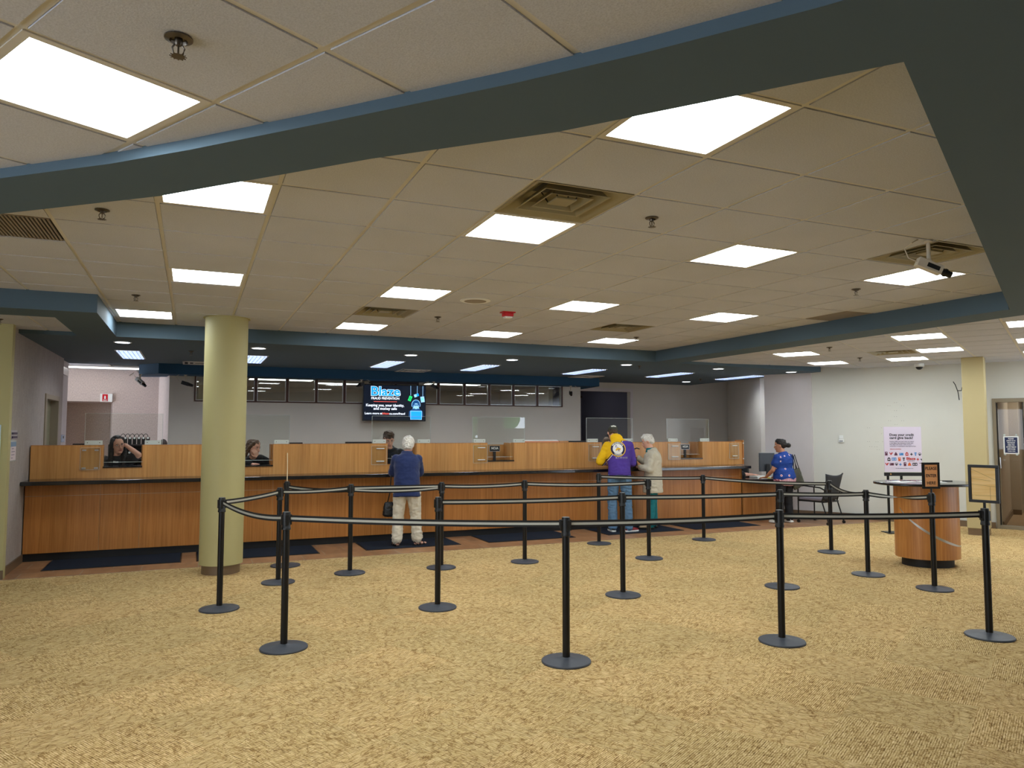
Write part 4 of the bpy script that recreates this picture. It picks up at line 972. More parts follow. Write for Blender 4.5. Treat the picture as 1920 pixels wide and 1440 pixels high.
# ================================================================ CHAIR
ch = thing('guest_chair', 'grey mesh-backed chair with black legs on casters by the white wall', 'chair', (10.20,9.92,0), math.radians(14))
MB().box(-.24,-.22,.40,.24,.25,.455).build('seat', mat('seat_grey', (120,114,124), .9, bump=.3), ch, bevel=.02)
MB().box(-.23,-.21,.375,.23,.24,.40).build('seat_pan', 'black', ch, bevel=.01)
vs = []; fs = []; n1, n2 = 12, 10
for j in range(n2+1):
    for i in range(n1+1):
        u_ = i/n1*2-1; f = j/n2; w_ = .22+.035*f+(.03*max(0,f-.8)/.2)
        x = u_*w_; z = .42+.42*f+(.035*u_*u_ if f > .85 else 0); y = -.23-.10*f-.05*(1-u_*u_)*0.8; vs.append((x,y,z))
for j in range(n2):
    for i in range(n1): q = j*(n1+1)+i; fs.append((q,q+1,q+n1+2,q+n1+1))
bk = MB().add(vs, fs).build('backrest', mat('mesh_charcoal', (54,56,62), .85, bump=.4, bscale=300), ch, smooth='all'); so_ = bk.modifiers.new('s','SOLIDIFY'); so_.thickness = .018
for s in (-1, 1):
    MB().tube([(s*.26,.22,.05),(s*.26,.22,.60),(s*.26,.19,.645),(s*.26,.10,.655),(s*.26,-.20,.635),(s*.255,-.27,.60)], .012, 10).build('armrest', 'blackm', ch, smooth=True)
    MB().tube([(s*.25,-.33,.05),(s*.25,-.22,.40),(s*.245,-.29,.60)], .012, 10).build('leg', 'blackm', ch, smooth=True)
    for y in (.22, -.33):
        c = MB().tube([(s*.26-.012,y,.027),(s*.26+.012,y,.027)], .027, 14, (0,0,1)); c.tube([(s*.26,y,.03),(s*.26,y,.06)], .009, 8); c.build('caster', 'black', ch, smooth=True)
MB().tube([(-.25,.2,.385),(.25,.2,.385)], .011, 8).build('cross_bar', 'blackm', ch, smooth=True); MB().tube([(-.25,-.24,.385),(.25,-.24,.385)], .011, 8).build('cross_bar', 'blackm', ch, smooth=True)
# ================================================================ THINGS ON THE RIGHT WALL
def RT(name, lab, cat, t, z, du=-.002, group=None):
    p = RP(t, z, du); return thing(name, lab, cat, tuple(p), ANG-math.pi/2, group)   # local -Y faces the room, X runs along -t
t = RT('room_sensor', 'small white sensor box on the right white wall', 'sensor', 3.43, 1.47)
MB().box(-.035,-.03,.0,.035,0,.065).build('housing', 'white', t, bevel=.005); MB().box(-.045,-.028,-.065,.045,0,-.005).build('cover', 'white', t, bevel=.005); MB().box(-.03,-.034,-.05,.03,-.028,-.03).build('button_strip', mat('sensor_grey', (130,134,140), .5), t)
t = RT('wall_bracket', 'thin curved black bracket sticking out of the right wall near the column', 'bracket', 1.45, 2.30)
MB().tube([(-.10,-.35,.155),(-.07,-.35,.10),(-.035,-.35,-.02),(-.02,-.35,-.16)], .007, 8).build('curved_arm', 'black', t, smooth='all'); MB().tube([(-.045,-.35,.0),(.01,-.3,.0),(.01,-.2,.06),(.06,0,.09)], .006, 8).build('stem', 'black', t, smooth='all')
t = RT('screw_holes', 'rows of small dark screw holes left in the right white wall', 'holes', 2.6, 1.7); mb = MB()
for tt, zz in ((2.513,2.132),(2.621,2.076),(2.402,2.072),(2.518,1.987),(2.521,1.88),(2.619,1.804),(2.409,1.802),(2.516,1.735),(2.973,1.678),(2.738,1.677),(2.741,1.57),(2.979,1.422),(2.727,1.424),(2.945,1.334),(2.641,1.338),(2.821,1.277),(2.555,1.281),(2.62,1.42),(2.86,1.33),(2.60,1.57),(2.84,1.42)):
    for d in (0, .035): mb.box(2.6-tt-.005+d, -.001, zz-1.7-.0035, 2.6-tt+.0015+d, .002, zz-1.7+.0035)
mb.build('holes', mat('hole_grey', (96,92,86), .9), t)
# glass door and its frame: structure with parts
dr = RT('door_1', None, None, 1.03, 0, -.0); dr['kind'] = 'structure'
mb = MB(); mb.box(0,-.05,0,.05,.13,2.165); mb.box(.05,-.05,2.10,2.2,.13,2.165); mb.box(.05,-.05,0,.46,.10,.055); mb.box(.43,-.05,.0,.50,.13,2.10); mb.box(1.6,-.05,0,1.68,.13,2.10)
mb.build('door_frame', 'doorframe', dr, bevel=.003)
mb = MB(); mb.box(.052,.0,.06,.067,.03,2.09); mb.box(.415,.0,.06,.43,.03,2.09); mb.build('glazing_bead', 'black', dr)
MB().box(.067,.012,.06,.415,.020,2.09).build('pane', 'glassdoor', dr)
h_ = MB().tube([(.085,-.0,1.0),(.085,-.045,1.0),(.085,-.045,1.18),(.085,-.0,1.18)], .008, 8).build('pull_handle', 'alu', dr, smooth=True)
d2 = RT('door_2', None, None, .53, 0, .03); d2['kind'] = 'structure'; MB().box(0,0,.01,1.1,.04,2.10).build('door_leaf', mat('door_oak', (206,160,100), .5, vary=.08), d2)
t = RT('door_notice', 'framed navy notice hanging on the glass door at the right', 'sign', .787, 1.387, -.022)
MB().box(-.108,-.012,-.148,.108,0,.148).build('frame', 'white', t, bevel=.004); MB().box(-.088,-.0135,-.128,.088,-.011,.128).build('field', mat('notice_navy', (22,38,84), .5), t)
for k, s in enumerate(('PLEASE','CHECK IN AT','THE FRONT','DESK FOR','INVESTMENT','SERVICES','THANK YOU!')):
    text('lettering', s, 'white', t, ((0,-.0142,.103-.034*k),(1,0,0),(0,0,1)), .028 if k < 6 else .022, .0009, width=(.075,.125,.11,.095,.135,.11,.105)[k])
for x in (-.09,.075):
    for z in (.165,-.155): MB().lathe([(.016,0),(.018,.004),(.008,.012)], 14).build('suction_cup', 'acrylic_edge', t, loc=(x,-.0,z), rot=(math.radians(90),0,0))
# ================================================================ THINGS ON THE LEFT WALL
def LT(name, lab, cat, y, z, X=-1.88): return thing(name, lab, cat, (X,y,z), math.pi/2)  # local X = +y world, local -Y = +x world
t = LT('wall_switch', 'ridged metal switch plate on the left taupe wall', 'switch', 9.95, 1.556)
MB().box(-.16,-.02,-.055,.16,0,.055).build('plate', 'alu', t, bevel=.003)
for z in (-.025,.02): MB().box(-.11,-.028,z-.012,.14,-.02,z+.012).build('key', mat('switch_plum', (70,58,80), .5), t)
t = LT('wall_notice', 'pale printed notice card below the switch on the left wall', 'sign', 9.97, 1.38)
MB().box(-.15,-.012,-.12,.15,0,.12).build('holder', 'acrylic_edge', t); MB().box(-.135,-.014,-.11,.135,-.012,.10).build('card', mat('notice_pink', (222,208,212), .5), t)
MB().box(-.135,-.015,.045,.135,-.0135,.10).build('card_header', mat('notice_blue', (120,150,180), .5), t)
mb = MB()
for k, (a, b) in enumerate(((-.08,.02),(-.09,.08),(-.09,.06),(-.1,-.02))): mb.box(a,-.0155,.02-.035*k,b,-.0135,.026-.035*k)
mb.build('printed_lines', 'ptxt', t)
t = LT('card_access_reader', 'small pale access reader at the far end of the left wall', 'reader', 13.75, 1.48, -1.928)
MB().box(-.14,-.03,-.06,.14,0,.06).build('housing', mat('reader_blue', (168,182,200), .5), t, bevel=.01); MB().box(-.08,-.033,.0,.0,-.03,.04).build('keypad', 'black', t)
t = LT('corner_bracket', 'silver corner bracket high on the left wall end', 'bracket', 13.7, 2.56, -1.93); MB().box(-.3,-.03,-.06,.3,0,.06).build('plate', 'alu', t)
# door in the left wall
dl = LT('door_3', None, None, 11.93, 0, -1.88); dl['kind'] = 'structure'
mb = MB(); mb.box(-.06,-.015,0,.03,.14,2.12); mb.box(.99,-.015,0,1.08,.14,2.12); mb.box(.03,-.015,2.05,.99,.14,2.12); mb.build('door_frame', 'doorframe', dl, bevel=.003)
MB().box(.03,.09,0,.50,.12,2.05).build('door_leaf', 'doordark', dl); MB().box(.515,.09,0,.99,.12,2.05).build('door_leaf', mat('door_tan', (132,128,102), .5), dl); MB().box(.50,.10,0,.515,.13,2.05).build('door_gap', 'black', dl)
# frame of something cut off by the left picture edge
t = thing('wall_display', 'thin pale edge of a display board on the olive wall at the left frame edge', 'board', (-2.35,9.57,1.42)); MB().box(-.45,-.02,-.25,.435,.02,.25).build('board', mat('board_pale', (190,214,226), .4), t, bevel=.004)
# doors inside the dark room
for x0, x1, lab in ((8.35,9.1,'a'),(9.25,9.62,'b')):
    d_ = thing('door_%d' % (4 if lab == 'a' else 5), None, None, (x0,17.58,0)); d_['kind'] = 'structure'; MB().box(0,0,0,x1-x0,.02,2.0).build('door_leaf', 'doorwood', d_); MB().box(-.06,-.01,0,0,.02,2.06).build('door_frame', 'walldark', d_)
# ================================================================ PEOPLE
V3 = Vector
def skinmesh(mb, name, m, parent, vox=.010, smooth=2, wrinkle=0., wscale=9., seed=0):
    """fuse overlapping lofts into one continuous surface"""
    me = mb.me(name); me.materials.append(M[m] if isinstance(m, str) else m)
    o = bpy.data.objects.new(name, me); COL.objects.link(o)
    r = o.modifiers.new('r', 'REMESH'); r.mode = 'VOXEL'; r.voxel_size = vox; r.use_smooth_shade = True
    s = o.modifiers.new('s', 'SMOOTH'); s.factor = .6; s.iterations = smooth
    bpy.context.view_layer.update()
    nm = bpy.data.meshes.new_from_object(o.evaluated_get(bpy.context.evaluated_depsgraph_get())); o.modifiers.clear(); o.data = nm; nm.name = name
    if not nm.materials: nm.materials.append(M[m] if isinstance(m, str) else m)
    if wrinkle:
        off = V3((seed*3.1, seed*1.7, seed*.9)); no = [v.normal.copy() for v in nm.vertices]
        for v, n_ in zip(nm.vertices, no):
            q = V3((v.co.x*wscale, v.co.y*wscale, v.co.z*wscale*1.7))+off
            a = noise.noise(q); b = noise.noise(q*2.3)
            v.co += n_*wrinkle*((1-abs(a)*2.6)+.5*(1-abs(b)*2.4)-.6)
    for p in nm.polygons: p.use_smooth = True
    nm.update(); o.parent = parent; return o
def mix(a, b, f): return V3(a).lerp(V3(b), f)
def limb(mb, a, b, r0, r1, bulge=0., n=12, over=.0):
    a = V3(a); b = V3(b); d = (b-a).normalized(); st = []
    for k in range(6):
        f = k/5; r = r0+(r1-r0)*f+bulge*math.sin(math.pi*min(1, f*1.3)) if bulge else r0+(r1-r0)*f
        st.append((a.lerp(b, f), r, r*.94))
    mb.loft(st, (1,0,.2), n); mb.ball(a, r0*.97); mb.ball(b, r1*.97); return mb
def hand(mb, w, d, palm, curl=.5, sc=1., side=1):
    """w wrist point, d pointing direction, palm = palm normal; five separate fingers"""
    w = V3(w); d = V3(d).normalized(); pn = V3(palm); pn = (pn-d*pn.dot(d)).normalized(); x = d.cross(pn)*side
    L = .085*sc
    mb.loft([(w-d*.02, .024*sc, .019*sc), (w+d*.02*sc, .030*sc, .015*sc), (w+d*.055*sc, .039*sc, .014*sc), (w+d*L, .038*sc, .012*sc)], x, 12)
    for k, (off, ln) in enumerate(((-.029,.072),(-.010,.082),(.010,.078),(.028,.062))):
        p = w+d*(L-.006)+x*off*sc; dd = d.copy(); pts = [p.copy()]; 
        for s_ in range(3):
            ang = curl*(.35+.35*s_); dd = (dd*math.cos(ang)+pn*math.sin(ang)).normalized(); p = p+dd*ln*sc*(.42,.32,.26)[s_]; pts.append(p.copy())
        mb.tube(pts, [.0092*sc,.0086*sc,.0078*sc,.0066*sc], 8, x); mb.ball(pts[-1], .0066*sc, 8, 6)
    p = w+d*.025*sc-x*.026*sc; dd = (d*.7-x*.75+pn*.25).normalized(); q = p+dd*.036*sc; dd2 = (d*.92-x*.2+pn*.45*curl).normalized(); r = q+dd2*.030*sc
    mb.tube([p, q, r], [.0125*sc,.0105*sc,.008*sc], 8, pn); mb.ball(r, .008*sc, 8, 6)
def head(mb, c, R, s=1.):
    """skull, jaw, nose and ears; c = head centre, R = head rotation (faces +Y)"""
    P = lambda x, y, z: V3(c)+R@V3((x*s, y*s, z*s))
    st = [(-.118,.050,.022,.018),(-.110,.046,.036,.036),(-.090,.036,.050,.055),(-.062,.022,.060,.072),(-.030,.010,.067,.084),(.0,.003,.072,.092),(.030,-.002,.075,.097),(.060,-.006,.073,.096),(.085,-.010,.064,.086),(.105,-.012,.046,.064),(.118,-.013,.020,.030)]
    mb.loft([(P(0,y,z), rx*s, ry*s) for z, y, rx, ry in st], R@V3((1,0,0)), 22)
    mb.loft([(P(0,.088,.018),.007*s,.008*s),(P(0,.101,-.005),.010*s,.010*s),(P(0,.112,-.028),.014*s,.012*s),(P(0,.096,-.040),.014*s,.008*s)], R@V3((1,0,0)), 10)
    mb.loft([(P(0,.088,-.052),.020*s,.008*s),(P(0,.0915,-.060),.022*s,.0085*s),(P(0,.088,-.068),.018*s,.007*s)], R@V3((1,0,0)), 10)
    mb.ball(P(0,.075,-.100), (.022*s,.018*s,.016*s), R=R)
    for k in (-1, 1):
        mb.ball(P(k*.076,-.004,-.004), (.010*s,.019*s,.032*s), R=R @ Matrix.Rotation(-.25*k, 3, 'Z'))
        mb.ball(P(k*.030,.078,.030), (.022*s,.014*s,.007*s), R=R)
def face(parent, c, R, s=1., hairm='black', lip=(176,96,88), gl=False):
    P = lambda x, y, z: V3(c)+R@V3((x*s, y*s, z*s))
    for k in (-1, 1):
        e = MB().ball(P(k*.031,.0795,.010), (.0135*s,.010*s,.0075*s), 12, 8, R).build('eye', mat('eye_white', (226,222,216), .3), parent, smooth='all')
        MB().ball(P(k*.031,.0875,.010), (.0058*s,.0035*s,.0062*s), 10, 6, R).build('iris', mat('eye_dark', (48,34,26), .2), e, smooth='all')
        MB().loft([(P(k*.014,.092,.026),.002,.0025),(P(k*.030,.0935,.031),.003*s,.0045*s),(P(k*.047,.083,.027),.002,.0025)], R@V3((0,0,1)), 8).build('eyebrow', hairm, parent, smooth='all')
        MB().loft([(P(k*.017,.0885,.0165),.0012,.0016),(P(k*.031,.0915,.019),.0016,.0024),(P(k*.046,.082,.0165),.0012,.0016)], R@V3((0,0,1)), 6).build('eyelid', 'black', parent, smooth='all')
    mb = MB(); mb.loft([(P(-.024,.088,-.060),.002,.002),(P(-.008,.0985,-.0555),.004*s,.004*s),(P(.008,.0985,-.0555),.004*s,.004*s),(P(.024,.088,-.060),.002,.002)], R@V3((0,0,1)), 8)
    mb.loft([(P(-.021,.088,-.063),.002,.002),(P(0,.099,-.068),.0055*s,.005*s),(P(.021,.088,-.063),.002,.002)], R@V3((0,0,1)), 8)
    mb.build('lips', mat('lips_%d' % lip[0], lip, .45), parent, smooth='all')
    if gl:
        g = MB()
        for k in (-1, 1):
            pts = [P(k*.033+.024*math.cos(a), .103, .010+.019*math.sin(a)) for a in [2*math.pi*q/18 for q in range(19)]]; g.tube(pts, .0016*s, 6, R@V3((0,1,0)))
            g.tube([P(k*.057,.101,.014), P(k*.077,.06,.012), P(k*.080,-.0,.008)], .0015*s, 6)
        g.tube([P(-.009,.103,.012),P(0,.106,.016),P(.009,.103,.012)], .0016*s, 6); go = g.build('spectacles', mat('spectacle_frame', (60,34,34), .3), parent, smooth='all')
def hairmesh(mb, name, m, parent, vox=.009, wr=.006, ws=30, seed=1): return skinmesh(mb, name, m, parent, vox, 1, wr, ws, seed)
def hairmat(name, c1, c2):
    b = NB(name, .55, .4); n = b.noise(b.map(scale=(70,70,12)), 1.5, 4); b.color(b.ramp(n, [(.35,c1),(.65,c2)])); b.bump(n, .5, .004); return b.m
M['hair_white'] = hairmat('hair_white', (196,190,180), (244,240,232)); M['hair_black'] = hairmat('hair_black', (10,9,10), (40,34,34)); M['hair_brown'] = hairmat('hair_brown', (52,38,28), (112,86,64))
M['hair_mid'] = hairmat('hair_mid', (44,32,24), (92,70,52))
def rotm(yaw=0, pitch=0, roll=0): return (Matrix.Rotation(yaw,3,'Z') @ Matrix.Rotation(pitch,3,'X') @ Matrix.Rotation(roll,3,'Y'))
def torso(mb, J, g=0., top=True, wide=1., deep=1., hemz=None):
    """J: dict with pelvis, waist, chest, shoulders(mid), neck; g = clothing clearance"""
    pe, wa, chs, sh, nk = (V3(J[k]) for k in ('pelvis','waist','chest','shmid','neck')); sw = J.get('sw', .17)*wide; hw = J.get('hw', .165)*wide; ww = J.get('ww', .14)*wide; x = J.get('axis', V3((1,0,0)))
    d = (pe-wa).normalized()
    st = [(pe+d*.09, hw*.86+g, .10*deep+g), (pe, hw+g, .118*deep+g), (pe.lerp(wa,.5), (hw+ww)/2+g, .112*deep+g), (wa, ww+g, .104*deep+g), (wa.lerp(chs,.5), (ww+sw)/2-.005+g, .108*deep+g), (chs, sw*.97+g, .118*deep+g), (chs.lerp(sh,.6), sw+g, .105*deep+g), (sh, sw*.88+g, .078*deep+g), (sh.lerp(nk,.45), sw*.48+g, .062+g), (nk, .056+g*.8, .056+g*.8)]
    if hemz is not None: st = [(pe+d*hemz, hw*1.0+g+.01, .118*deep+g+.006)]+st[1:]
    mb.loft(st, x, 24); return st
def figure(name, label, loc, rz, J, skin='skin', group=None):
    t = thing(name, label, 'person', loc, rz, group); t['J'] = 0; del t['J']
    mb = MB(); torso(mb, J, -.014, hemz=.01); hc = V3(J['head']); R = J.get('hR', Matrix.Identity(3)); hs = J.get('hs', .95)
    nb = V3(J['neck']); mb.loft([(nb-V3((0,0,.03)), .058, .056), (nb.lerp(hc,.35), .050, .052), (nb.lerp(hc,.75), .050, .054)], J.get('axis',V3((1,0,0))), 14)
    head(mb, hc, R, hs)
    for s in ('R','L'):
        S_, E_, W_ = V3(J['sh'+s]), V3(J['el'+s]), V3(J['wr'+s]); limb(mb, S_, E_, .047, .037); limb(mb, E_, W_, .037, .025, .004)
        d = J.get('hd'+s) or (W_-E_); hand(mb, W_, d, J.get('pn'+s, V3((0,1,0))), J.get('cu'+s, .7), 1.0, 1 if s == 'R' else -1)
    if 'kneeR' in J:
        for s in ('R','L'):
            Hh, K_, A_ = V3(J['hip'+s]), V3(J['knee'+s]), V3(J['ank'+s]); limb(mb, Hh, K_, .080, .052); limb(mb, K_, A_, .050, .034, .008)
            f = V3(J['toe'+s]); mb.loft([(A_+V3((0,0,.0))-f*.02, .034,.034), (A_-V3((0,0,.035))-f*.03, .034,.036), (A_-V3((0,0,.05))+f*.05, .036,.028), (A_-V3((0,0,.058))+f*.12, .040,.020), (A_-V3((0,0,.062))+f*.17, .030,.014)], f.cross(V3((0,0,1))), 12)
    b = skinmesh(mb, 'body', skin, t, .0075, 2)
    return t, hc, R, hs
def sleeve(mb, J, s, g, upto=1.0, g2=None):
    S_, E_, W_ = V3(J['sh'+s]), V3(J['el'+s]), V3(J['wr'+s]); g2 = g if g2 is None else g2
    mb.ball(S_, .051+g)
    if upto <= .5: limb(mb, S_, S_.lerp(E_, upto*2), .050+g, .046+g2)
    else: limb(mb, S_, E_, .049+g, .043+g); limb(mb, E_, E_.lerp(W_, (upto-.5)*2), .043+g, .032+g2)
def trousers(mb, J, g=.018, hem=.0, flare=.01):
    pe, wa = V3(J['pelvis']), V3(J['waist']); x = J.get('axis', V3((1,0,0))); hw = J.get('hw',.165)
    mb.loft([(pe+(pe-wa).normalized()*.07, hw*.86+g, .105+g), (pe, hw+g*.8, .122+g*.7), (pe.lerp(wa,.6), hw*.96+g*.8, .116+g*.7), (pe.lerp(wa,.8), hw*.94+g*.7, .112+g*.6)], x, 22)
    for s in ('R','L'):
        Hh, K_, A_ = V3(J['hip'+s]), V3(J['knee'+s]), V3(J['ank'+s]); limb(mb, Hh, K_, .086+g, .062+g); limb(mb, K_, A_+V3((0,0,hem)), .062+g, .046+g+flare)
def hug(obj, pts2d, frame, off=.004, d=None):
    """project flat points (frame: origin, x, y) onto the mesh of obj along frame normal; returns local points"""
    o, ax, ay = map(V3, frame); n = ax.cross(ay).normalized(); me = obj.data; bv = BVHTree.FromPolygons([v.co for v in me.vertices], [p.vertices[:] for p in me.polygons]); out = []
    for p in pts2d:
        q = o+ax*p[0]+ay*p[1]; hit = bv.ray_cast(q+n*.5, -n, 1.5); out.append((hit[0]+n*off) if hit[0] is not None else q)
    return out
def patch(obj, parent, name, m, frame, pts_fn, nu, nv, off=.004, closed=False):
    P2 = []; fs = []
    for j in range(nv+1):
        for i in range(nu+1): P2.append(pts_fn(i/nu, j/nv))
    for j in range(nv):
        for i in range(nu): q = j*(nu+1)+i; fs.append((q, q+1, q+nu+2, q+nu+1))
    o = MB().add(hug(obj, P2, frame, off), fs).build(name, m, parent, smooth='all')
    return o
def cloth_text(obj, parent, s, m, frame, cx, cy, size, width=None, bold=.0015, off=.006, arc=None):
    me = text_mesh(s, size, bold, depth=0)
    xs = [v.co.x for v in me.vertices]; k = (width/(max(xs)-min(xs))) if width else 1
    pts = []
    for v in me.vertices:
        x, y = v.co.x*k, v.co.y
        if arc: r = abs(arc)+ (y if arc > 0 else -y); a = x/abs(arc); pts.append((cx+r*math.sin(a), cy+(r*math.cos(a) if arc > 0 else -r*math.cos(a))))
        else: pts.append((cx+x, cy+y))
    for v, p in zip(me.vertices, hug(obj, pts, frame, off)): v.co = p
    me.materials.clear(); me.materials.append(M[m] if isinstance(m,str) else m); o = bpy.data.objects.new('garment_lettering', me); COL.objects.link(o); o.parent = parent; return o
X = V3((1,0,0))
def shoe(parent, J, s, m, sole='white', name='shoe', h=.0):
    A_ = V3(J['ank'+s]); f = V3(J['toe'+s]).normalized(); x = f.cross(V3((0,0,1))); z0 = A_.z-.075
    c = V3((A_.x, A_.y, 0)); mb = MB()
    mb.loft([(c-f*.055+V3((0,0,z0+.050)), .028,.030), (c-f*.035+V3((0,0,z0+.052)), .038,.042), (c+f*.03+V3((0,0,z0+.048)), .043,.040), (c+f*.10+V3((0,0,z0+.036)), .046,.028), (c+f*.16+V3((0,0,z0+.030)), .040,.022), (c+f*.185+V3((0,0,z0+.026)), .020,.013)], x, 16)
    o = skinmesh(mb, name, m, parent, .007, 2)
    sm = MB(); pts = [(-.07,.028),(-.045,.04),(.03,.044),(.10,.048),(.165,.038),(.19,.018)]
    ring = [(c+f*a+x*b) for a, b in pts]+[(c+f*a-x*b) for a, b in pts[::-1]]; n = len(ring)
    vs = [(p.x,p.y,z0+.0) for p in ring]+[(p.x,p.y,z0+.024) for p in ring]; sm.add(vs, [tuple(range(n)), tuple(range(n,2*n))[::-1]]+[(i,n+i,n+(i+1)%n,(i+1)%n) for i in range(n)])
    sm.build('sole', sole, o, bevel=.004)
    return o
FZ = .013   # top of the floor mats
# ---------------------------------------------------------------- customer in the blue jacket (seen from behind, leaning on the shelf)
J = dict(pelvis=(0,-.02,.78), waist=(0,.0,.93), chest=(.0,.05,1.11), shmid=(.0,.09,1.235), neck=(0,.12,1.29), head=(.02,.155,1.405), sw=.158, hw=.155, ww=.152,
 shR=(.150,.09,1.205), elR=(.185,.19,1.01), wrR=(.09,.38,1.035), shL=(-.150,.10,1.205), elL=(-.200,.22,1.01), wrL=(-.10,.40,1.035), hdR=V3((-.5,.6,0)), hdL=V3((.5,.6,0)), pnR=V3((0,0,-1)), pnL=V3((0,0,-1)), cuR=.3, cuL=.3,
 hipR=(.095,-.02,.76), kneeR=(.125,.0,.43), ankR=(.150,-.02,.088), hipL=(-.09,-.02,.76), kneeL=(-.115,.0,.43), ankL=(-.13,-.05,.088), toeR=V3((.75,.75,0)).normalized(), toeL=V3((-.3,1,0)).normalized(), hR=rotm(-.15,-.25,0), hs=.97)
t, hc, R, hs = figure('person', 'white-haired person in a navy blue jacket and cream trousers leaning on the counter', (2.79,10.17,FZ-.012), math.radians(-14), J, 'skin')
mb = MB(); torso(mb, J, .030, hemz=.10); sleeve(mb, J, 'R', .022, .92); sleeve(mb, J, 'L', .022, .92); mb.loft([(V3(J['neck'])-V3((0,0,.03)), .095,.085), (V3(J['neck'])+V3((0,0,.035)), .078,.078)], X, 18)
M['navyjacket'] = mat('jacket_navy', (22,40,88), .9, sheen=.2, bump=.15, bscale=300, vary=.1, vscale=10); jk = skinmesh(mb, 'jacket', 'navyjacket', t, .011, 3, .004, 8, 1)
M['cream'] = mat('trousers_cream', (214,206,186), .9, vary=.08, vscale=14); mb = MB(); trousers(mb, J, .016, .02, .016); skinmesh(mb, 'trousers', 'cream', t, .010, 2, .007, 11, 2)
mb = MB(); P_ = lambda x,y,z: hc+R@V3((x,y,z)); mb.loft([(P_(0,-.055,-.075),.050,.045),(P_(0,-.05,-.03),.076,.066),(P_(0,-.035,.02),.086,.088),(P_(0,-.025,.06),.084,.096),(P_(0,-.02,.10),.066,.080),(P_(0,-.02,.132),.028,.035)], R@X, 20)
hairmesh(mb, 'hair', 'hair_white', t, .008, .007, 26, 3)
M['sandal'] = mat('sandal_black', (18,18,24), .6)
for s in ('R','L'):
    A_ = V3(J['ank'+s]); f = V3(J['toe'+s]); x = f.cross(V3((0,0,1))); c = V3((A_.x,A_.y,0)); mb = MB(); pts = [(-.065,.03),(.0,.036),(.10,.045),(.17,.034)]
    ring = [(c+f*a+x*b) for a, b in pts]+[(c+f*a-x*b) for a, b in pts[::-1]]; n = len(ring); vs = [(p.x,p.y,.0) for p in ring]+[(p.x,p.y,.020) for p in ring]; mb.add(vs, [tuple(range(n)), tuple(range(n,2*n))[::-1]]+[(i,n+i,n+(i+1)%n,(i+1)%n) for i in range(n)])
    o = mb.build('sandal', 'sandal', t, bevel=.004)
    mb = MB(); 
    for a, h in ((.02,.058),(.10,.044)): mb.tube([c+f*a+x*.044+V3((0,0,.015)), c+f*a+x*.03+V3((0,0,h)), c+f*a+V3((0,0,h+.008)), c+f*a-x*.03+V3((0,0,h)), c+f*a-x*.044+V3((0,0,.015))], .010, 8)
    mb.tube([c-f*.02+x*.036+V3((0,0,.02)), c-f*.058+V3((0,0,.065)), c-f*.02-x*.036+V3((0,0,.02))], .008, 8); mb.build('strap', 'sandal', o, smooth='all')
# shoulder bag hanging at the left side
t = thing('shoulder_bag', 'black leather shoulder bag hanging at the left side of the blue jacket', 'bag', (2.615,10.33,.40))
mb = MB(); mb.loft([((0,0,.0),.11,.045),((0,0,.03),.13,.06),((0,0,.14),.12,.055),((0,0,.21),.10,.035)], X, 18); skinmesh(mb, 'pouch', mat('bag_black', (18,20,24), .35, bump=.2, bscale=60), t, .009, 2, .004, 14, 4)
MB().tube([(-.06,0,.2),(-.03,0,.32),(-.0,.05,.55),(.03,.12,.66)], .008, 8).build('strap', 'black', t, smooth='all'); MB().box(-.03,-.06,.13,.03,-.045,.16).build('clasp', 'chrome', t, bevel=.003)
# ---------------------------------------------------------------- man in the purple and yellow hoodie
J = dict(pelvis=(0,-.03,.90), waist=(.0,-.01,1.03), chest=(.0,.06,1.26), shmid=(-.0,.11,1.40), neck=(-.02,.155,1.46), head=(-.085,.215,1.575), sw=.178, hw=.148, ww=.142,
 shR=(.170,.11,1.37), elR=(.225,.10,1.10), wrR=(.19,.33,1.045), shL=(-.180,.11,1.36), elL=(-.300,.06,1.12), wrL=(-.13,.26,1.045), hdR=V3((-.3,.9,0)), hdL=V3((.5,.8,0)), pnR=V3((0,0,-1)), pnL=V3((0,0,-1)), cuR=.5, cuL=.5,
 hipR=(.09,-.03,.88), kneeR=(.12,-.01,.49), ankR=(.135,-.04,.088), hipL=(-.09,-.03,.88), kneeL=(-.115,.0,.49), ankL=(-.11,-.03,.088), toeR=V3((.95,.55,0)).normalized(), toeL=V3((-.25,1,0)).normalized(), hR=rotm(.1,-.62,.1), hs=.98)
HL = (6.30,10.22,FZ-.012); HR = math.radians(-27)
t, hc, R, hs = figure('person', 'man in a cap and purple and yellow sports hoodie bending over the counter', HL, HR, J, 'skin')
hb = NB('hoodie_cloth', .85, .2); sx = hb.n('ShaderNodeSeparateXYZ'); hb.l(hb.tc.outputs['Object'], sx.inputs[0])
ln = hb.math('ADD', hb.math('MULTIPLY', sx.outputs[0], -.787), hb.math('MULTIPLY', sx.outputs[2], .617))   # diagonal split over the back
ln = hb.math('SUBTRACT', ln, .862)
c_ = hb.ramp(hb.math('ADD', hb.math('MULTIPLY', ln, 2.0), .5), [(0,(84,62,150)),(.462,(84,62,150)),(.463,(240,236,226)),(.478,(240,236,226)),(.479,(28,22,60)),(.505,(28,22,60)),(.506,(240,190,30)),(1,(240,190,30))], 'CONSTANT')
hood_up = hb.math('GREATER_THAN', sx.outputs[2], 1.455); c_ = hb.mix(hood_up, c_, (240,190,30)); lo = hb.math('LESS_THAN', sx.outputs[2], .965); c_ = hb.mix(lo, c_, (80,58,146))
hb.color(c_); hb.bump(hb.noise(hb.map(), 200, 3), .15, .004)
mb = MB(); torso(mb, J, .034, hemz=.01); sleeve(mb, J, 'R', .026, .62, .03); sleeve(mb, J, 'L', .028, .60, .034)
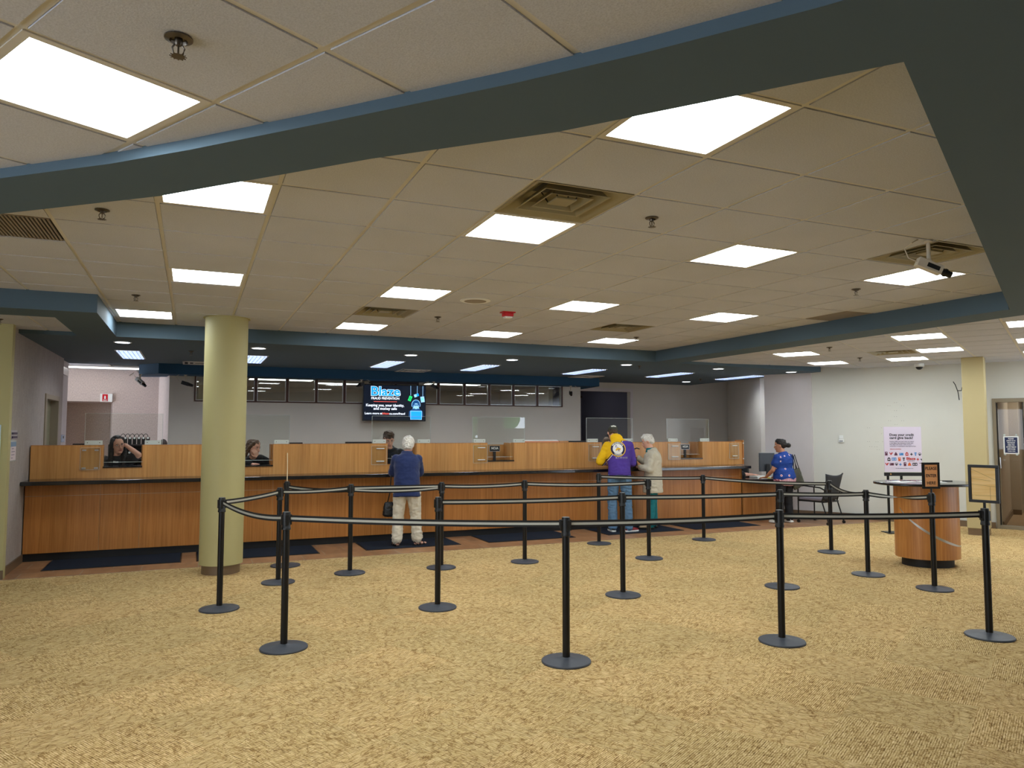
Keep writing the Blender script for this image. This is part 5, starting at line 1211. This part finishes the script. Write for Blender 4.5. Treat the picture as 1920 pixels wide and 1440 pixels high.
nk = V3(J['neck']); mb.loft([(nk+V3((.02,-.12,-.06)), .08,.03),(nk+V3((.0,-.085,.0)), .105,.05),(nk+V3((-.02,-.045,.045)), .098,.062),(nk+V3((-.03,.01,.055)), .085,.06)], X, 20)
hd_ = skinmesh(mb, 'hoodie', hb.m, t, .011, 3, .005, 9, 5)
pe = V3(J['pelvis']); wa = V3(J['waist']); mb = MB(); mb.loft([(pe.lerp(wa,.15), .176,.140),(pe.lerp(wa,.62), .178,.144)], X, 24); mb.build('hem_band', mat('hoodie_purple', (72,50,134), .85), t, smooth='all')
FRM = ((.0,-.35,0),(1,0,0),(0,0,1)); RC = (-.025,1.325)
def disc(r): return lambda u_, v_: (RC[0]+r*v_*math.cos(2*math.pi*u_), RC[1]+r*v_*math.sin(2*math.pi*u_))
def annul(r0, r1): return lambda u_, v_: (RC[0]+(r0+(r1-r0)*v_)*math.cos(2*math.pi*u_), RC[1]+(r0+(r1-r0)*v_)*math.sin(2*math.pi*u_))
M['hgold'] = mat('emblem_gold', (236,186,40), .8); M['hwhite'] = mat('emblem_white', (238,236,230), .8); M['hnavy'] = mat('emblem_navy', (34,26,70), .8); M['hpurp'] = mat('emblem_purple', (84,62,150), .8)
patch(hd_, t, 'emblem_ring', 'hgold', FRM, annul(.112,.124), 48, 1, .005); patch(hd_, t, 'emblem_ring', 'hnavy', FRM, annul(.080,.112), 48, 2, .005); patch(hd_, t, 'emblem_disc', 'hwhite', FRM, disc(.081), 48, 5, .0055)
def region(poly2, name, m, off):   # filled polygon pressed on the cloth, split finely
    pts = [(RC[0]+a*.001, RC[1]+b*.001) for a, b in poly2]; cx = sum(p[0] for p in pts)/len(pts); cy = sum(p[1] for p in pts)/len(pts); n = len(pts); P2 = [(cx,cy)]; fs = []
    for k in range(1, 4): P2 += [(cx+(p[0]-cx)*k/3, cy+(p[1]-cy)*k/3) for p in pts]
    for i in range(n): fs.append((0,1+i,1+(i+1)%n))
    for k in range(2):
        for i in range(n): a = 1+k*n; fs.append((a+i,a+n+i,a+n+(i+1)%n,a+(i+1)%n))
    MB().add(hug(hd_, P2, FRM, off), fs).build(name, m, t, smooth='all')
region([(-18,-28),(-44,-22),(-20,8),(8,26),(30,24),(44,6),(40,-18),(24,-8),(20,-52),(8,-30),(0,-6)], 'emblem_mark', 'hgold', .009)
region([(-20,8),(-40,34),(-32,58),(-18,60),(-24,42),(-8,26),(6,22)], 'emblem_mark', 'hpurp', .0085); region([(-14,6),(-32,32),(-27,50),(-22,34),(-6,18)], 'emblem_mark', 'hwhite', .0105)
region([(8,26),(30,24),(40,14),(16,14)], 'emblem_mark', 'hwhite', .0115); region([(2,-10),(16,-8),(16,-38),(9,-26)], 'emblem_mark', 'hpurp', .0115)
cloth_text(hd_, t, 'MINNESOTA', 'hwhite', FRM, RC[0], RC[1], .030, .20, .001, .0095, arc=.096); cloth_text(hd_, t, 'VIKINGS', 'hwhite', FRM, RC[0], RC[1], .030, .13, .001, .0095, arc=-.096)
cloth_text(hd_, t, 'M.V.VIKINGS', 'hwhite', FRM, .03, 1.185, .036, .19, .0008, .006); cloth_text(hd_, t, 'M.V.VIKINGS', 'hpurp', FRM, .03, 1.185, .036, .187, -.0004, .0075)
M['denim'] = mat('denim_blue', (92,126,158), .9, vary=.15, vscale=12, bump=.2, bscale=300); mb = MB(); trousers(mb, J, .016, .0, .012); skinmesh(mb, 'jeans', 'denim', t, .010, 2, .007, 12, 6)
mb = MB(); mb.loft([(pe.lerp(wa,.0), .168,.137),(pe.lerp(wa,.18), .168,.136)], X, 24); mb.build('belt', 'black', t, smooth='all')
mb = MB(); P_ = lambda x,y,z: hc+R@V3((x,y,z)); mb.loft([(P_(0,-.01,.01),.084,.104),(P_(0,-.012,.06),.084,.104),(P_(0,-.015,.10),.068,.086),(P_(0,-.015,.128),.034,.044),(P_(0,-.015,.133),.012,.014)], R@X, 24)
mb.loft([(P_(0,.06,.022),.075,.006),(P_(0,.12,.018),.068,.006),(P_(0,.165,.006),.045,.005)], R@X, 16)
cp = skinmesh(mb, 'cap', mat('cap_olive', (66,68,58), .9, bump=.2), t, .007, 2); MB().loft([(P_(-.04,-.113,.052),.010,.002),(P_(0,-.119,.060),.014,.002),(P_(.04,-.113,.056),.010,.002)], R@V3((0,0,1)), 10).build('cap_patch', 'hwhite', t, smooth='all')
mb = MB(); mb.loft([(P_(0,-.045,-.06),.055,.05),(P_(0,-.03,.0),.077,.088),(P_(0,-.02,.02),.078,.09)], R@X, 18); hairmesh(mb, 'hair', 'hair_mid', t, .008, .003)
shoe(t, J, 'L', mat('shoe_blackgrey', (30,32,38), .6), 'white'); shoe(t, J, 'R', mat('shoe_maroon', (140,26,40), .6), 'white')
mb = MB(); mb.tube([(.20,-.10,.93),(.215,-.11,.87),(.22,-.11,.80)], .006, 8); mb.tube([(.205,-.115,.80),(.235,-.115,.79),(.225,-.115,.74),(.20,-.115,.75),(.205,-.115,.80)], .004, 6); mb.build('key_chain', 'chrome', t, smooth='all')
# ---------------------------------------------------------------- woman in the cream cardigan, profile to the left
J = dict(pelvis=(0,-.01,.80), waist=(0,-.02,.95), chest=(0,-.01,1.13), shmid=(.0,-.005,1.255), neck=(0,.02,1.315), head=(.0,.065,1.435), sw=.155, hw=.160, ww=.15,
 shR=(.145,-.01,1.22), elR=(.17,.03,1.0), wrR=(.06,.25,1.175), shL=(-.145,-.01,1.22), elL=(-.19,.02,.985), wrL=(-.05,.22,1.02), hdR=V3((-.3,.7,.25)), hdL=V3((.3,.8,0)), pnR=V3((0,0,-1)), pnL=V3((0,0,1)), cuR=.9, cuL=.8,
 hipR=(.085,-.01,.78), kneeR=(.09,.0,.44), ankR=(.10,-.01,.088), hipL=(-.085,-.01,.78), kneeL=(-.095,.01,.44), ankL=(-.11,.03,.088), toeR=V3((.1,1,0)).normalized(), toeL=V3((-.1,1,0)).normalized(), hR=rotm(.05,-.30,0), hs=.95)
WRZ = math.radians(52)
t, hc, R, hs = figure('person', 'white-haired woman in a cream cardigan and teal trousers beside the hoodie man', (7.00,10.33,FZ-.012), WRZ, J, 'skin')
face(t, hc, R, hs, 'hair_mid')
M['teal'] = mat('teal_cloth', (16,116,122), .85, vary=.08, vscale=14); M['creamknit'] = mat('cardigan_cream', (206,198,178), .95, bump=.35, bscale=220, vary=.06, vscale=18)
mb = MB(); torso(mb, J, .012, hemz=.05); mb.loft([(V3(J['neck'])-V3((0,0,.04)), .085,.08),(V3(J['neck'])+V3((0,.005,.02)), .066,.068)], X, 18); skinmesh(mb, 'blouse', 'teal', t, .010, 2, .002, 12, 8)
mb = MB(); torso(mb, J, .034); pe = V3(J['pelvis']); mb.loft([(pe-V3((0,0,.20)), .215,.165),(pe-V3((0,0,.08)), .205,.160),(pe+V3((0,0,.04)), .190,.150),(V3(J['waist']), .176,.142)], X, 26)
sleeve(mb, J, 'R', .020, .94, .022); sleeve(mb, J, 'L', .020, .90, .022); cg = skinmesh(mb, 'cardigan', 'creamknit', t, .011, 3, .005, 9, 9)
# its neckline and open front: a blouse strip showing
mb = MB(); trousers(mb, J, .014, .0, .014); skinmesh(mb, 'trousers', 'teal', t, .010, 2, .004, 10, 10)
MB().loft([(V3(J['neck'])+V3((0,.0,-.052)), .098,.088),(V3(J['neck'])+V3((0,.0,-.02)), .083,.078),(V3(J['neck'])+V3((0,.004,.012)), .068,.066)], X, 24).build('blouse_collar', 'teal', t, smooth='all')
mb = MB(); P_ = lambda x,y,z: hc+R@V3((x,y,z)); mb.loft([(P_(0,-.06,-.055),.045,.040),(P_(0,-.055,-.02),.070,.062),(P_(0,-.030,.02),.082,.084),(P_(0,-.012,.055),.083,.098),(P_(0,-.004,.09),.072,.092),(P_(0,-.005,.118),.050,.062),(P_(0,-.01,.132),.022,.03)], R@X, 20); mb.ball(P_(0,.055,.085),(.06,.04,.03),R=R)
hairmesh(mb, 'hair', 'hair_white', t, .008, .006, 26, 11)
for s in ('R','L'): shoe(t, J, s, mat('shoe_beige', (196,170,140), .6), 'black')
t = thing('handbag', 'black handbag with a long handle held by the cardigan woman above the counter', 'bag', (6.72,10.50,GZ-.01), math.radians(30))
mb = MB(); mb.loft([((0,0,.0),.14,.06),((0,0,.06),.15,.075),((0,0,.15),.12,.06),((0,0,.20),.06,.03)], X, 18); skinmesh(mb, 'pouch', mat('bag_black', (18,20,24), .35), t, .009, 2, .005, 14, 12)
MB().tube([(-.07,0,.17),(-.05,0,.26),(.0,-.02,.32),(.10,-.04,.345),(.17,-.05,.33)], .010, 8).build('handle', 'black', t, smooth='all'); mb = MB()
for k in range(4): mb.ball((-.05+.035*k,-.05,.16+.02*math.sin(k*2)),.010)
mb.build('chain', 'chrome', t, smooth='all')
# ---------------------------------------------------------------- woman in the blue top at the service desk
J = dict(pelvis=(0,-.02,.80), waist=(0,.0,.93), chest=(0,.0,1.06), shmid=(0,.0,1.175), neck=(0,.02,1.235), head=(.0,.055,1.355), sw=.155, hw=.168, ww=.160,
 shR=(.165,.0,1.135), elR=(.235,.03,.95), wrR=(.16,.20,.80), shL=(-.165,.0,1.135), elL=(-.235,.05,.93), wrL=(-.17,.24,.795), hdR=V3((-.2,.9,-.1)), hdL=V3((.2,.9,-.1)), pnR=V3((0,0,-1)), pnL=V3((0,0,-1)), cuR=.3, cuL=.3,
 hipR=(.10,-.02,.76), kneeR=(.12,.0,.42), ankR=(.13,-.01,.088), hipL=(-.10,-.02,.76), kneeL=(-.12,.0,.42), ankL=(-.14,.0,.088), toeR=V3((.2,1,0)).normalized(), toeL=V3((-.2,1,0)).normalized(), hR=rotm(.55,-.10,0), hs=.95)
t, hc, R, hs = figure('person', 'dark-haired woman in a patterned blue top standing at the service desk', (9.60,10.10,.0), math.radians(12), J, 'skin2')
face(t, hc, R, hs, 'hair_black')
bb = NB('blouse_blue', .7, .3); vo = bb.n('ShaderNodeTexVoronoi', Scale=9.5, Randomness=.35); bb.l(bb.tc.outputs['Object'], vo.inputs['Vector']); sx = bb.n('ShaderNodeSeparateXYZ'); bb.l(bb.tc.outputs['Object'], sx.inputs[0])
c_ = bb.ramp(vo.outputs['Distance'], [(0,(150,60,70)),(.10,(150,60,70)),(.11,(226,200,210)),(.17,(226,200,210)),(.18,(26,62,140))], 'CONSTANT')
wv = bb.n('ShaderNodeTexWave', Scale=16, Distortion=6); bb.l(bb.tc.outputs['Object'], wv.inputs['Vector']); c2 = bb.ramp(wv.outputs['Fac'], [(0,(150,70,92)),(.5,(206,150,170)),(1,(230,206,214))])
hem = bb.math('LESS_THAN', bb.math('ADD', sx.outputs[2], bb.math('MULTIPLY', bb.math('ABSOLUTE', bb.math('SINE', bb.math('MULTIPLY', sx.outputs[0], 16.))), -.03)), .765); bb.color(bb.mix(hem, c_, c2))
mb = MB(); torso(mb, J, .030); pe = V3(J['pelvis']); mb.loft([(pe-V3((0,0,.145)), .150,.125),(pe-V3((0,0,.10)), .212,.165),(pe+V3((0,0,.0)), .228,.175),(V3(J['waist']), .205,.150)], X, 26)
sleeve(mb, J, 'R', .030, .22, .036); sleeve(mb, J, 'L', .030, .22, .036); skinmesh(mb, 'blouse', bb.m, t, .011, 3, .004, 8, 13)
mb = MB(); trousers(mb, J, .014, .0, .012); skinmesh(mb, 'trousers', mat('trousers_black', (20,20,26), .8), t, .010, 2, .004, 9, 14)
mb = MB(); P_ = lambda x,y,z: hc+R@V3((x,y,z)); mb.loft([(P_(0,-.055,-.05),.050,.045),(P_(0,-.045,-.01),.074,.072),(P_(0,-.028,.03),.080,.086),(P_(0,-.010,.065),.079,.098),(P_(0,-.006,.095),.066,.086),(P_(0,-.01,.122),.040,.052)], R@X, 20)
mb.loft([(P_(0,-.10,.0),.03,.03),(P_(0,-.125,-.005),.045,.042),(P_(0,-.155,-.008),.042,.040),(P_(0,-.175,-.01),.02,.02)], R@X, 14); hairmesh(mb, 'hair', 'hair_black', t, .008, .003, 24, 15)
for s in ('R','L'): shoe(t, J, s, 'white', 'white')
t = thing('tote_bag', 'dark olive tote bag hanging from the right shoulder of the woman in blue', 'bag', (9.84,10.02,.64), math.radians(12))
mb = MB(); mb.loft([((.04,0,.0),.15,.05),((.03,0,.02),.155,.06),((.0,0,.18),.12,.05),((-.03,0,.31),.085,.03)], X, 18); skinmesh(mb, 'pouch', mat('tote_olive', (66,66,54), .5, bump=.2, bscale=40), t, .009, 2, .004, 10, 16)
for y in (-.02, .02): MB().tube([(-.07,y,.30),(-.085,y,.40),(-.10,y+.02,.52),(-.045,y+.04,.56),(.02,y,.31)][:5], .007, 8).build('strap', 'black', t, smooth='all')
# ---------------------------------------------------------------- tellers behind the counter
# first teller: long dark hair, glasses, left hand raised to her head
def bust(label, loc, rz, J, skin, shirt, g=.028):
    t, hc, R, hs = figure('person', label, loc, rz, J, skin); mb = MB(); torso(mb, J, g, hemz=.10); sleeve(mb, J, 'R', g-.006, J.get('slR',.35), g+.004); sleeve(mb, J, 'L', g-.006, J.get('slL',.35), g+.004)
    sh_ = skinmesh(mb, 'shirt', shirt, t, .010, 2, .003, 9, 20)
    return t, hc, R, hs, sh_
LEG = dict(hipR=(.09,-.0,.60), kneeR=(.10,.0,.36), ankR=(.10,0,.088), hipL=(-.09,0,.60), kneeL=(-.10,.0,.36), ankL=(-.10,0,.088), toeR=V3((.1,1,0)).normalized(), toeL=V3((-.1,1,0)).normalized())
M['shirtblack'] = mat('shirt_black', (20,20,24), .8)
def legs(t, J, m='shirtblack'):
    mb = MB(); trousers(mb, J, .012); skinmesh(mb, 'trousers', m, t, .012, 1)
    for s in ('R','L'): shoe(t, J, s, 'black', 'black')
dz = -.02
def shift(J, z):   # raise everything above the hips
    for k in J:
        if k in ('pelvis','waist','chest','shmid','neck','head','shR','shL','elR','elL','wrR','wrL','hipR','hipL'): J[k] = tuple(V3(J[k])+V3((0,0,z)))
    return J
J = dict(pelvis=(0,-.06,.76), waist=(0,-.04,.89), chest=(.0,.0,1.07), shmid=(.0,.03,1.19), neck=(.0,.05,1.245), head=(-.02,.09,1.375), sw=.155, hw=.16, ww=.135,
 shR=(.145,.02,1.155), elR=(.12,.16,.98), wrR=(-.02,.27,1.06), shL=(-.145,.03,1.155), elL=(-.30,.12,1.235), wrL=(-.115,.075,1.375), hdL=V3((.5,-.1,.35)), pnL=V3((.6,-.3,0)), cuL=.3, hdR=V3((-.8,.4,0)), pnR=V3((0,0,-1)), cuR=.4, hR=rotm(.55,-.12,.16), hs=.98, slL=.25, slR=.3)
J.update({k: v for k, v in LEG.items()}); J['hipR'] = (.09,-.06,.74); J['hipL'] = (-.09,-.06,.74)
# she faces the room (-Y): rotate by 180 degrees, so her left arm is on the right of the picture
t, hc, R, hs, sh_ = bust('woman with long dark hair and glasses behind the counter, hand raised to her head', (-.95,11.62,.035), math.pi-.15, J, 'skin', 'shirtblack'); legs(t, J)
face(t, hc, R, hs, 'hair_black', (170,80,84), True)
mb = MB(); P_ = lambda x,y,z: hc+R@V3((x,y,z))
mb.loft([(P_(0,-.045,-.05),.070,.055),(P_(0,-.04,.0),.084,.082),(P_(0,-.022,.045),.086,.096),(P_(0,-.012,.085),.076,.094),(P_(0,-.012,.118),.050,.066),(P_(0,-.015,.134),.02,.03)], R@X, 20)
for s in (-1, 1): mb.tube([P_(s*.05,.03,.10), P_(s*.082,.02,.05), P_(s*.088,.0,-.02), P_(s*.085,-.005,-.10), hc+V3((s*.085 if s < 0 else .08,.02,-.20)), hc+V3((s*.075,.04,-.30))], [.02,.024,.026,.03,.034,.022], 10)
mb.loft([(P_(0,-.06,-.03),.08,.05),(hc+V3((0,-.07,-.14)),.09,.045),(hc+V3((0,-.07,-.27)),.085,.035)], X, 16); hairmesh(mb, 'hair', 'hair_black', t, .009, .004, 22, 21)
FRB = ((0,.35,0),(-1,0,0),(0,0,1)); cloth_text(sh_, t, 'blaze', 'white', FRB, .015, 1.145, .035, .065, .001, .006)
# second teller: brown hair, chin on her fist, looking to the right of the picture
J = dict(pelvis=(0,-.08,.74), waist=(0,-.04,.86), chest=(.0,.02,1.02), shmid=(.0,.06,1.12), neck=(.0,.09,1.17), head=(.0,.15,1.30), sw=.16, hw=.16, ww=.14,
 shR=(.15,.05,1.085), elR=(.16,.24,1.065), wrR=(.05,.35,1.075), shL=(-.15,.06,1.085), elL=(-.23,.27,1.07), wrL=(-.055,.29,1.165), hdL=V3((.3,-.05,.6)), pnL=V3((.3,-.8,0)), cuL=1.1, hdR=V3((-.8,.2,0)), pnR=V3((0,0,-1)), cuR=.4, hR=rotm(.85,-.15,-.1), hs=.98, slL=.9, slR=.9)
J.update({k: v for k, v in LEG.items()}); J['hipR'] = (.09,-.08,.70); J['hipL'] = (-.09,-.08,.70)
t, hc, R, hs, sh_ = bust('brown-haired woman behind the counter resting her chin on her hand beside the column', (.83,11.66,.055), math.pi, J, 'skin', 'shirtblack'); legs(t, J); face(t, hc, R, hs, 'hair_brown')
mb = MB(); P_ = lambda x,y,z: hc+R@V3((x,y,z)); mb.loft([(P_(0,-.05,-.07),.070,.055),(P_(0,-.04,.0),.084,.084),(P_(0,-.022,.045),.087,.098),(P_(0,-.010,.085),.080,.098),(P_(0,-.012,.122),.050,.066)], R@X, 20)
mb.tube([P_(-.06,.03,.09),P_(-.082,.01,.03),P_(-.085,-.02,-.05),P_(-.07,-.03,-.12)], [.02,.026,.026,.018], 10); mb.tube([P_(.06,.03,.09),P_(.082,.005,.03),P_(.085,-.03,-.05),P_(.07,-.05,-.15)], [.02,.026,.026,.018], 10); hairmesh(mb, 'hair', 'hair_brown', t, .009, .006, 20, 22)
cloth_text(sh_, t, 'blaze', 'white', FRB, .10, 1.045, .035, .07, .001, .006)
# young male teller
J = dict(pelvis=(0,-.06,.82), waist=(0,-.04,.96), chest=(.0,.02,1.13), shmid=(.0,.07,1.255), neck=(.0,.11,1.315), head=(.015,.17,1.425), sw=.185, hw=.165, ww=.155,
 shR=(.18,.06,1.215), elR=(.22,.18,.98), wrR=(.08,.34,1.06), shL=(-.18,.06,1.215), elL=(-.23,.18,.98), wrL=(-.08,.33,1.06), hdR=V3((-.5,.6,0)), hdL=V3((.5,.6,0)), pnR=V3((0,0,-1)), pnL=V3((0,0,-1)), cuR=.4, cuL=.4, hR=rotm(.12,-.32,.05), hs=1.02, slR=.35, slL=.35)
J.update({k: v for k, v in LEG.items()}); J['hipR'] = (.09,-.06,.80); J['hipL'] = (-.09,-.06,.80); J['kneeR'] = (.10,0,.46); J['kneeL'] = (-.10,0,.46)
t, hc, R, hs, sh_ = bust('young man with swept brown hair behind the counter, looking down at the customer', (2.87,11.60,.04), math.pi-.12, J, 'skin', 'shirtblack', .032); legs(t, J); face(t, hc, R, hs, 'hair_mid', (186,110,100))
mb = MB(); P_ = lambda x,y,z: hc+R@V3((x,y,z)); mb.loft([(P_(0,-.055,-.05),.055,.050),(P_(0,-.04,.0),.080,.080),(P_(0,-.022,.05),.084,.096),(P_(0,-.002,.09),.080,.104),(P_(0,.004,.12),.070,.09),(P_(0,.0,.145),.036,.05)], R@X, 20)
mb.tube([P_(-.06,.06,.10),P_(-.02,.088,.125),P_(.04,.085,.115)], [.022,.026,.018], 10); hairmesh(mb, 'hair', 'hair_mid', t, .008, .009, 20, 23)
cloth_text(sh_, t, 'blaze', 'white', FRB, .07, 1.165, .04, .075, .001, .006)
mb = MB()
for s in (-1, 1): mb.prof([(0,.0),(.055,.035),(.05,.09),(.0,.11)] if s > 0 else [(0,.0),(0,.11),(-.05,.09),(-.055,.035)], ((0,.195,1.215),(1,0,0),(0,0,1)), .006)
# clerk at the service desk: seen only as forearms; build the seated person behind the wooden screen
J = dict(pelvis=(0,-.04,.56), waist=(0,-.02,.68), chest=(.0,.02,.84), shmid=(.0,.05,.96), neck=(.0,.07,1.02), head=(.0,.10,1.15), sw=.16, hw=.16, ww=.14, shR=(.15,.05,.925), elR=(.20,.20,.79), wrR=(.10,.42,.79), shL=(-.15,.05,.925), elL=(-.20,.16,.79), wrL=(-.16,.40,.79), hdR=V3((-.1,.9,0)), hdL=V3((.1,.9,0)), pnR=V3((0,0,-1)), pnL=V3((0,0,-1)), cuR=.25, cuL=.35, hR=rotm(0,-.2,0), hs=.94, slR=.5, slL=.5,
 hipR=(.09,-.04,.53), kneeR=(.10,.30,.46), ankR=(.10,.30,.088), hipL=(-.09,-.04,.53), kneeL=(-.10,.30,.46), ankL=(-.10,.30,.088), toeR=V3((0,1,0)), toeL=V3((0,1,0)))
t, hc, R, hs, sh_ = bust('clerk sitting behind the counter end with hands on the service desk', (9.40,11.33,0), -math.pi/2-.75+.30, J, 'skin', 'shirtblack'); legs(t, J)
mb = MB(); P_ = lambda x,y,z: hc+R@V3((x,y,z)); mb.loft([(P_(0,-.05,-.05),.06,.05),(P_(0,-.03,.03),.083,.09),(P_(0,-.01,.09),.075,.09),(P_(0,-.01,.125),.04,.05)], R@X, 18); hairmesh(mb, 'hair', 'hair_brown', t, .009, .004)
t = thing('office_chair', 'black office chair hidden behind the counter end', 'chair', (9.40,11.35,0)); MB().box(-.22,-.22,.40,.22,.22,.44).build('seat', 'black', t, bevel=.02); MB().lathe([(.25,0),(.25,.03),(.04,.06),(.03,.40)], 20).build('pedestal', 'black', t, smooth=True)
# person bending low behind the fifth shield: only the top of the head shows
J = dict(pelvis=(0,-.20,.80), waist=(0,-.14,.92), chest=(.0,.0,1.05), shmid=(.0,.12,1.13), neck=(.0,.19,1.19), head=(.0,.27,1.29), sw=.165, hw=.165, ww=.15, shR=(.16,.10,1.09), elR=(.2,.16,.88), wrR=(.1,.30,1.08), shL=(-.16,.10,1.09), elL=(-.2,.16,.88), wrL=(-.1,.30,1.08), pnR=V3((0,0,-1)), pnL=V3((0,0,-1)), hR=rotm(0,-.45,0), hs=.95, slR=.35, slL=.35)
J.update({k: v for k, v in LEG.items()}); J['hipR'] = (.09,-.2,.78); J['hipL'] = (-.09,-.2,.78); J['kneeR'] = (.1,-.1,.44); J['kneeL'] = (-.1,-.1,.44)
t, hc, R, hs, sh_ = bust('teller bending low behind the counter, only the head seen left of the hoodie man', (6.95,11.95,.075), math.pi, J, 'skin', 'shirtblack'); legs(t, J); face(t, hc, R, hs, 'hair_brown')
mb = MB(); P_ = lambda x,y,z: hc+R@V3((x,y,z)); mb.loft([(P_(0,-.05,-.05),.06,.05),(P_(0,-.03,.03),.083,.09),(P_(0,-.01,.09),.075,.09),(P_(0,-.01,.125),.04,.05)], R@X, 18); hairmesh(mb, 'hair', 'hair_brown', t, .009, .004)
# office lights behind the clerestory, niche light; unseen corridor and dark-room fill added
def dome(lab, loc, w=.6, d=.6, rz=0, em=14):
    t = thing('office_light', lab, 'ceiling light', loc, rz, 'ceiling lights in the rooms behind'); MB().box(-w/2-.02,-d/2-.02,-.008,w/2+.02,d/2+.02,0).build('frame', 'grid', t); MB().box(-w/2,-d/2,-.012,w/2,d/2,-.008).build('diffuser', mat('office_panel_%d' % em, (250,246,240), .5, emit=em), t)
for k, x in enumerate((1.6, 3.0, 5.2)): dome('ceiling light seen through the %s clerestory windows' % ('left','middle','right')[k], (x, 15.3+.75*(k % 2), 2.63), 1.2, .3, 0, 9)
v = RP(0, 2.59, 2.2); dome('unseen ceiling panel added to brighten the corridor behind the glass door', (v.x, v.y, 2.598), 1.1, .8, 0, 7)  # unseen lamp, sized up to brighten the view through the glass
dome('long louvred light in the back room behind the first teller', (-1.55, 15.15, 2.75), 1.25, .35, 0, 2)
dome('unseen dim fill light added to the dark room behind the doorway', (8.6, 16.4, 2.88), .5, .5, 0, 4)  # unseen lamp added to lift the walls and doors in there
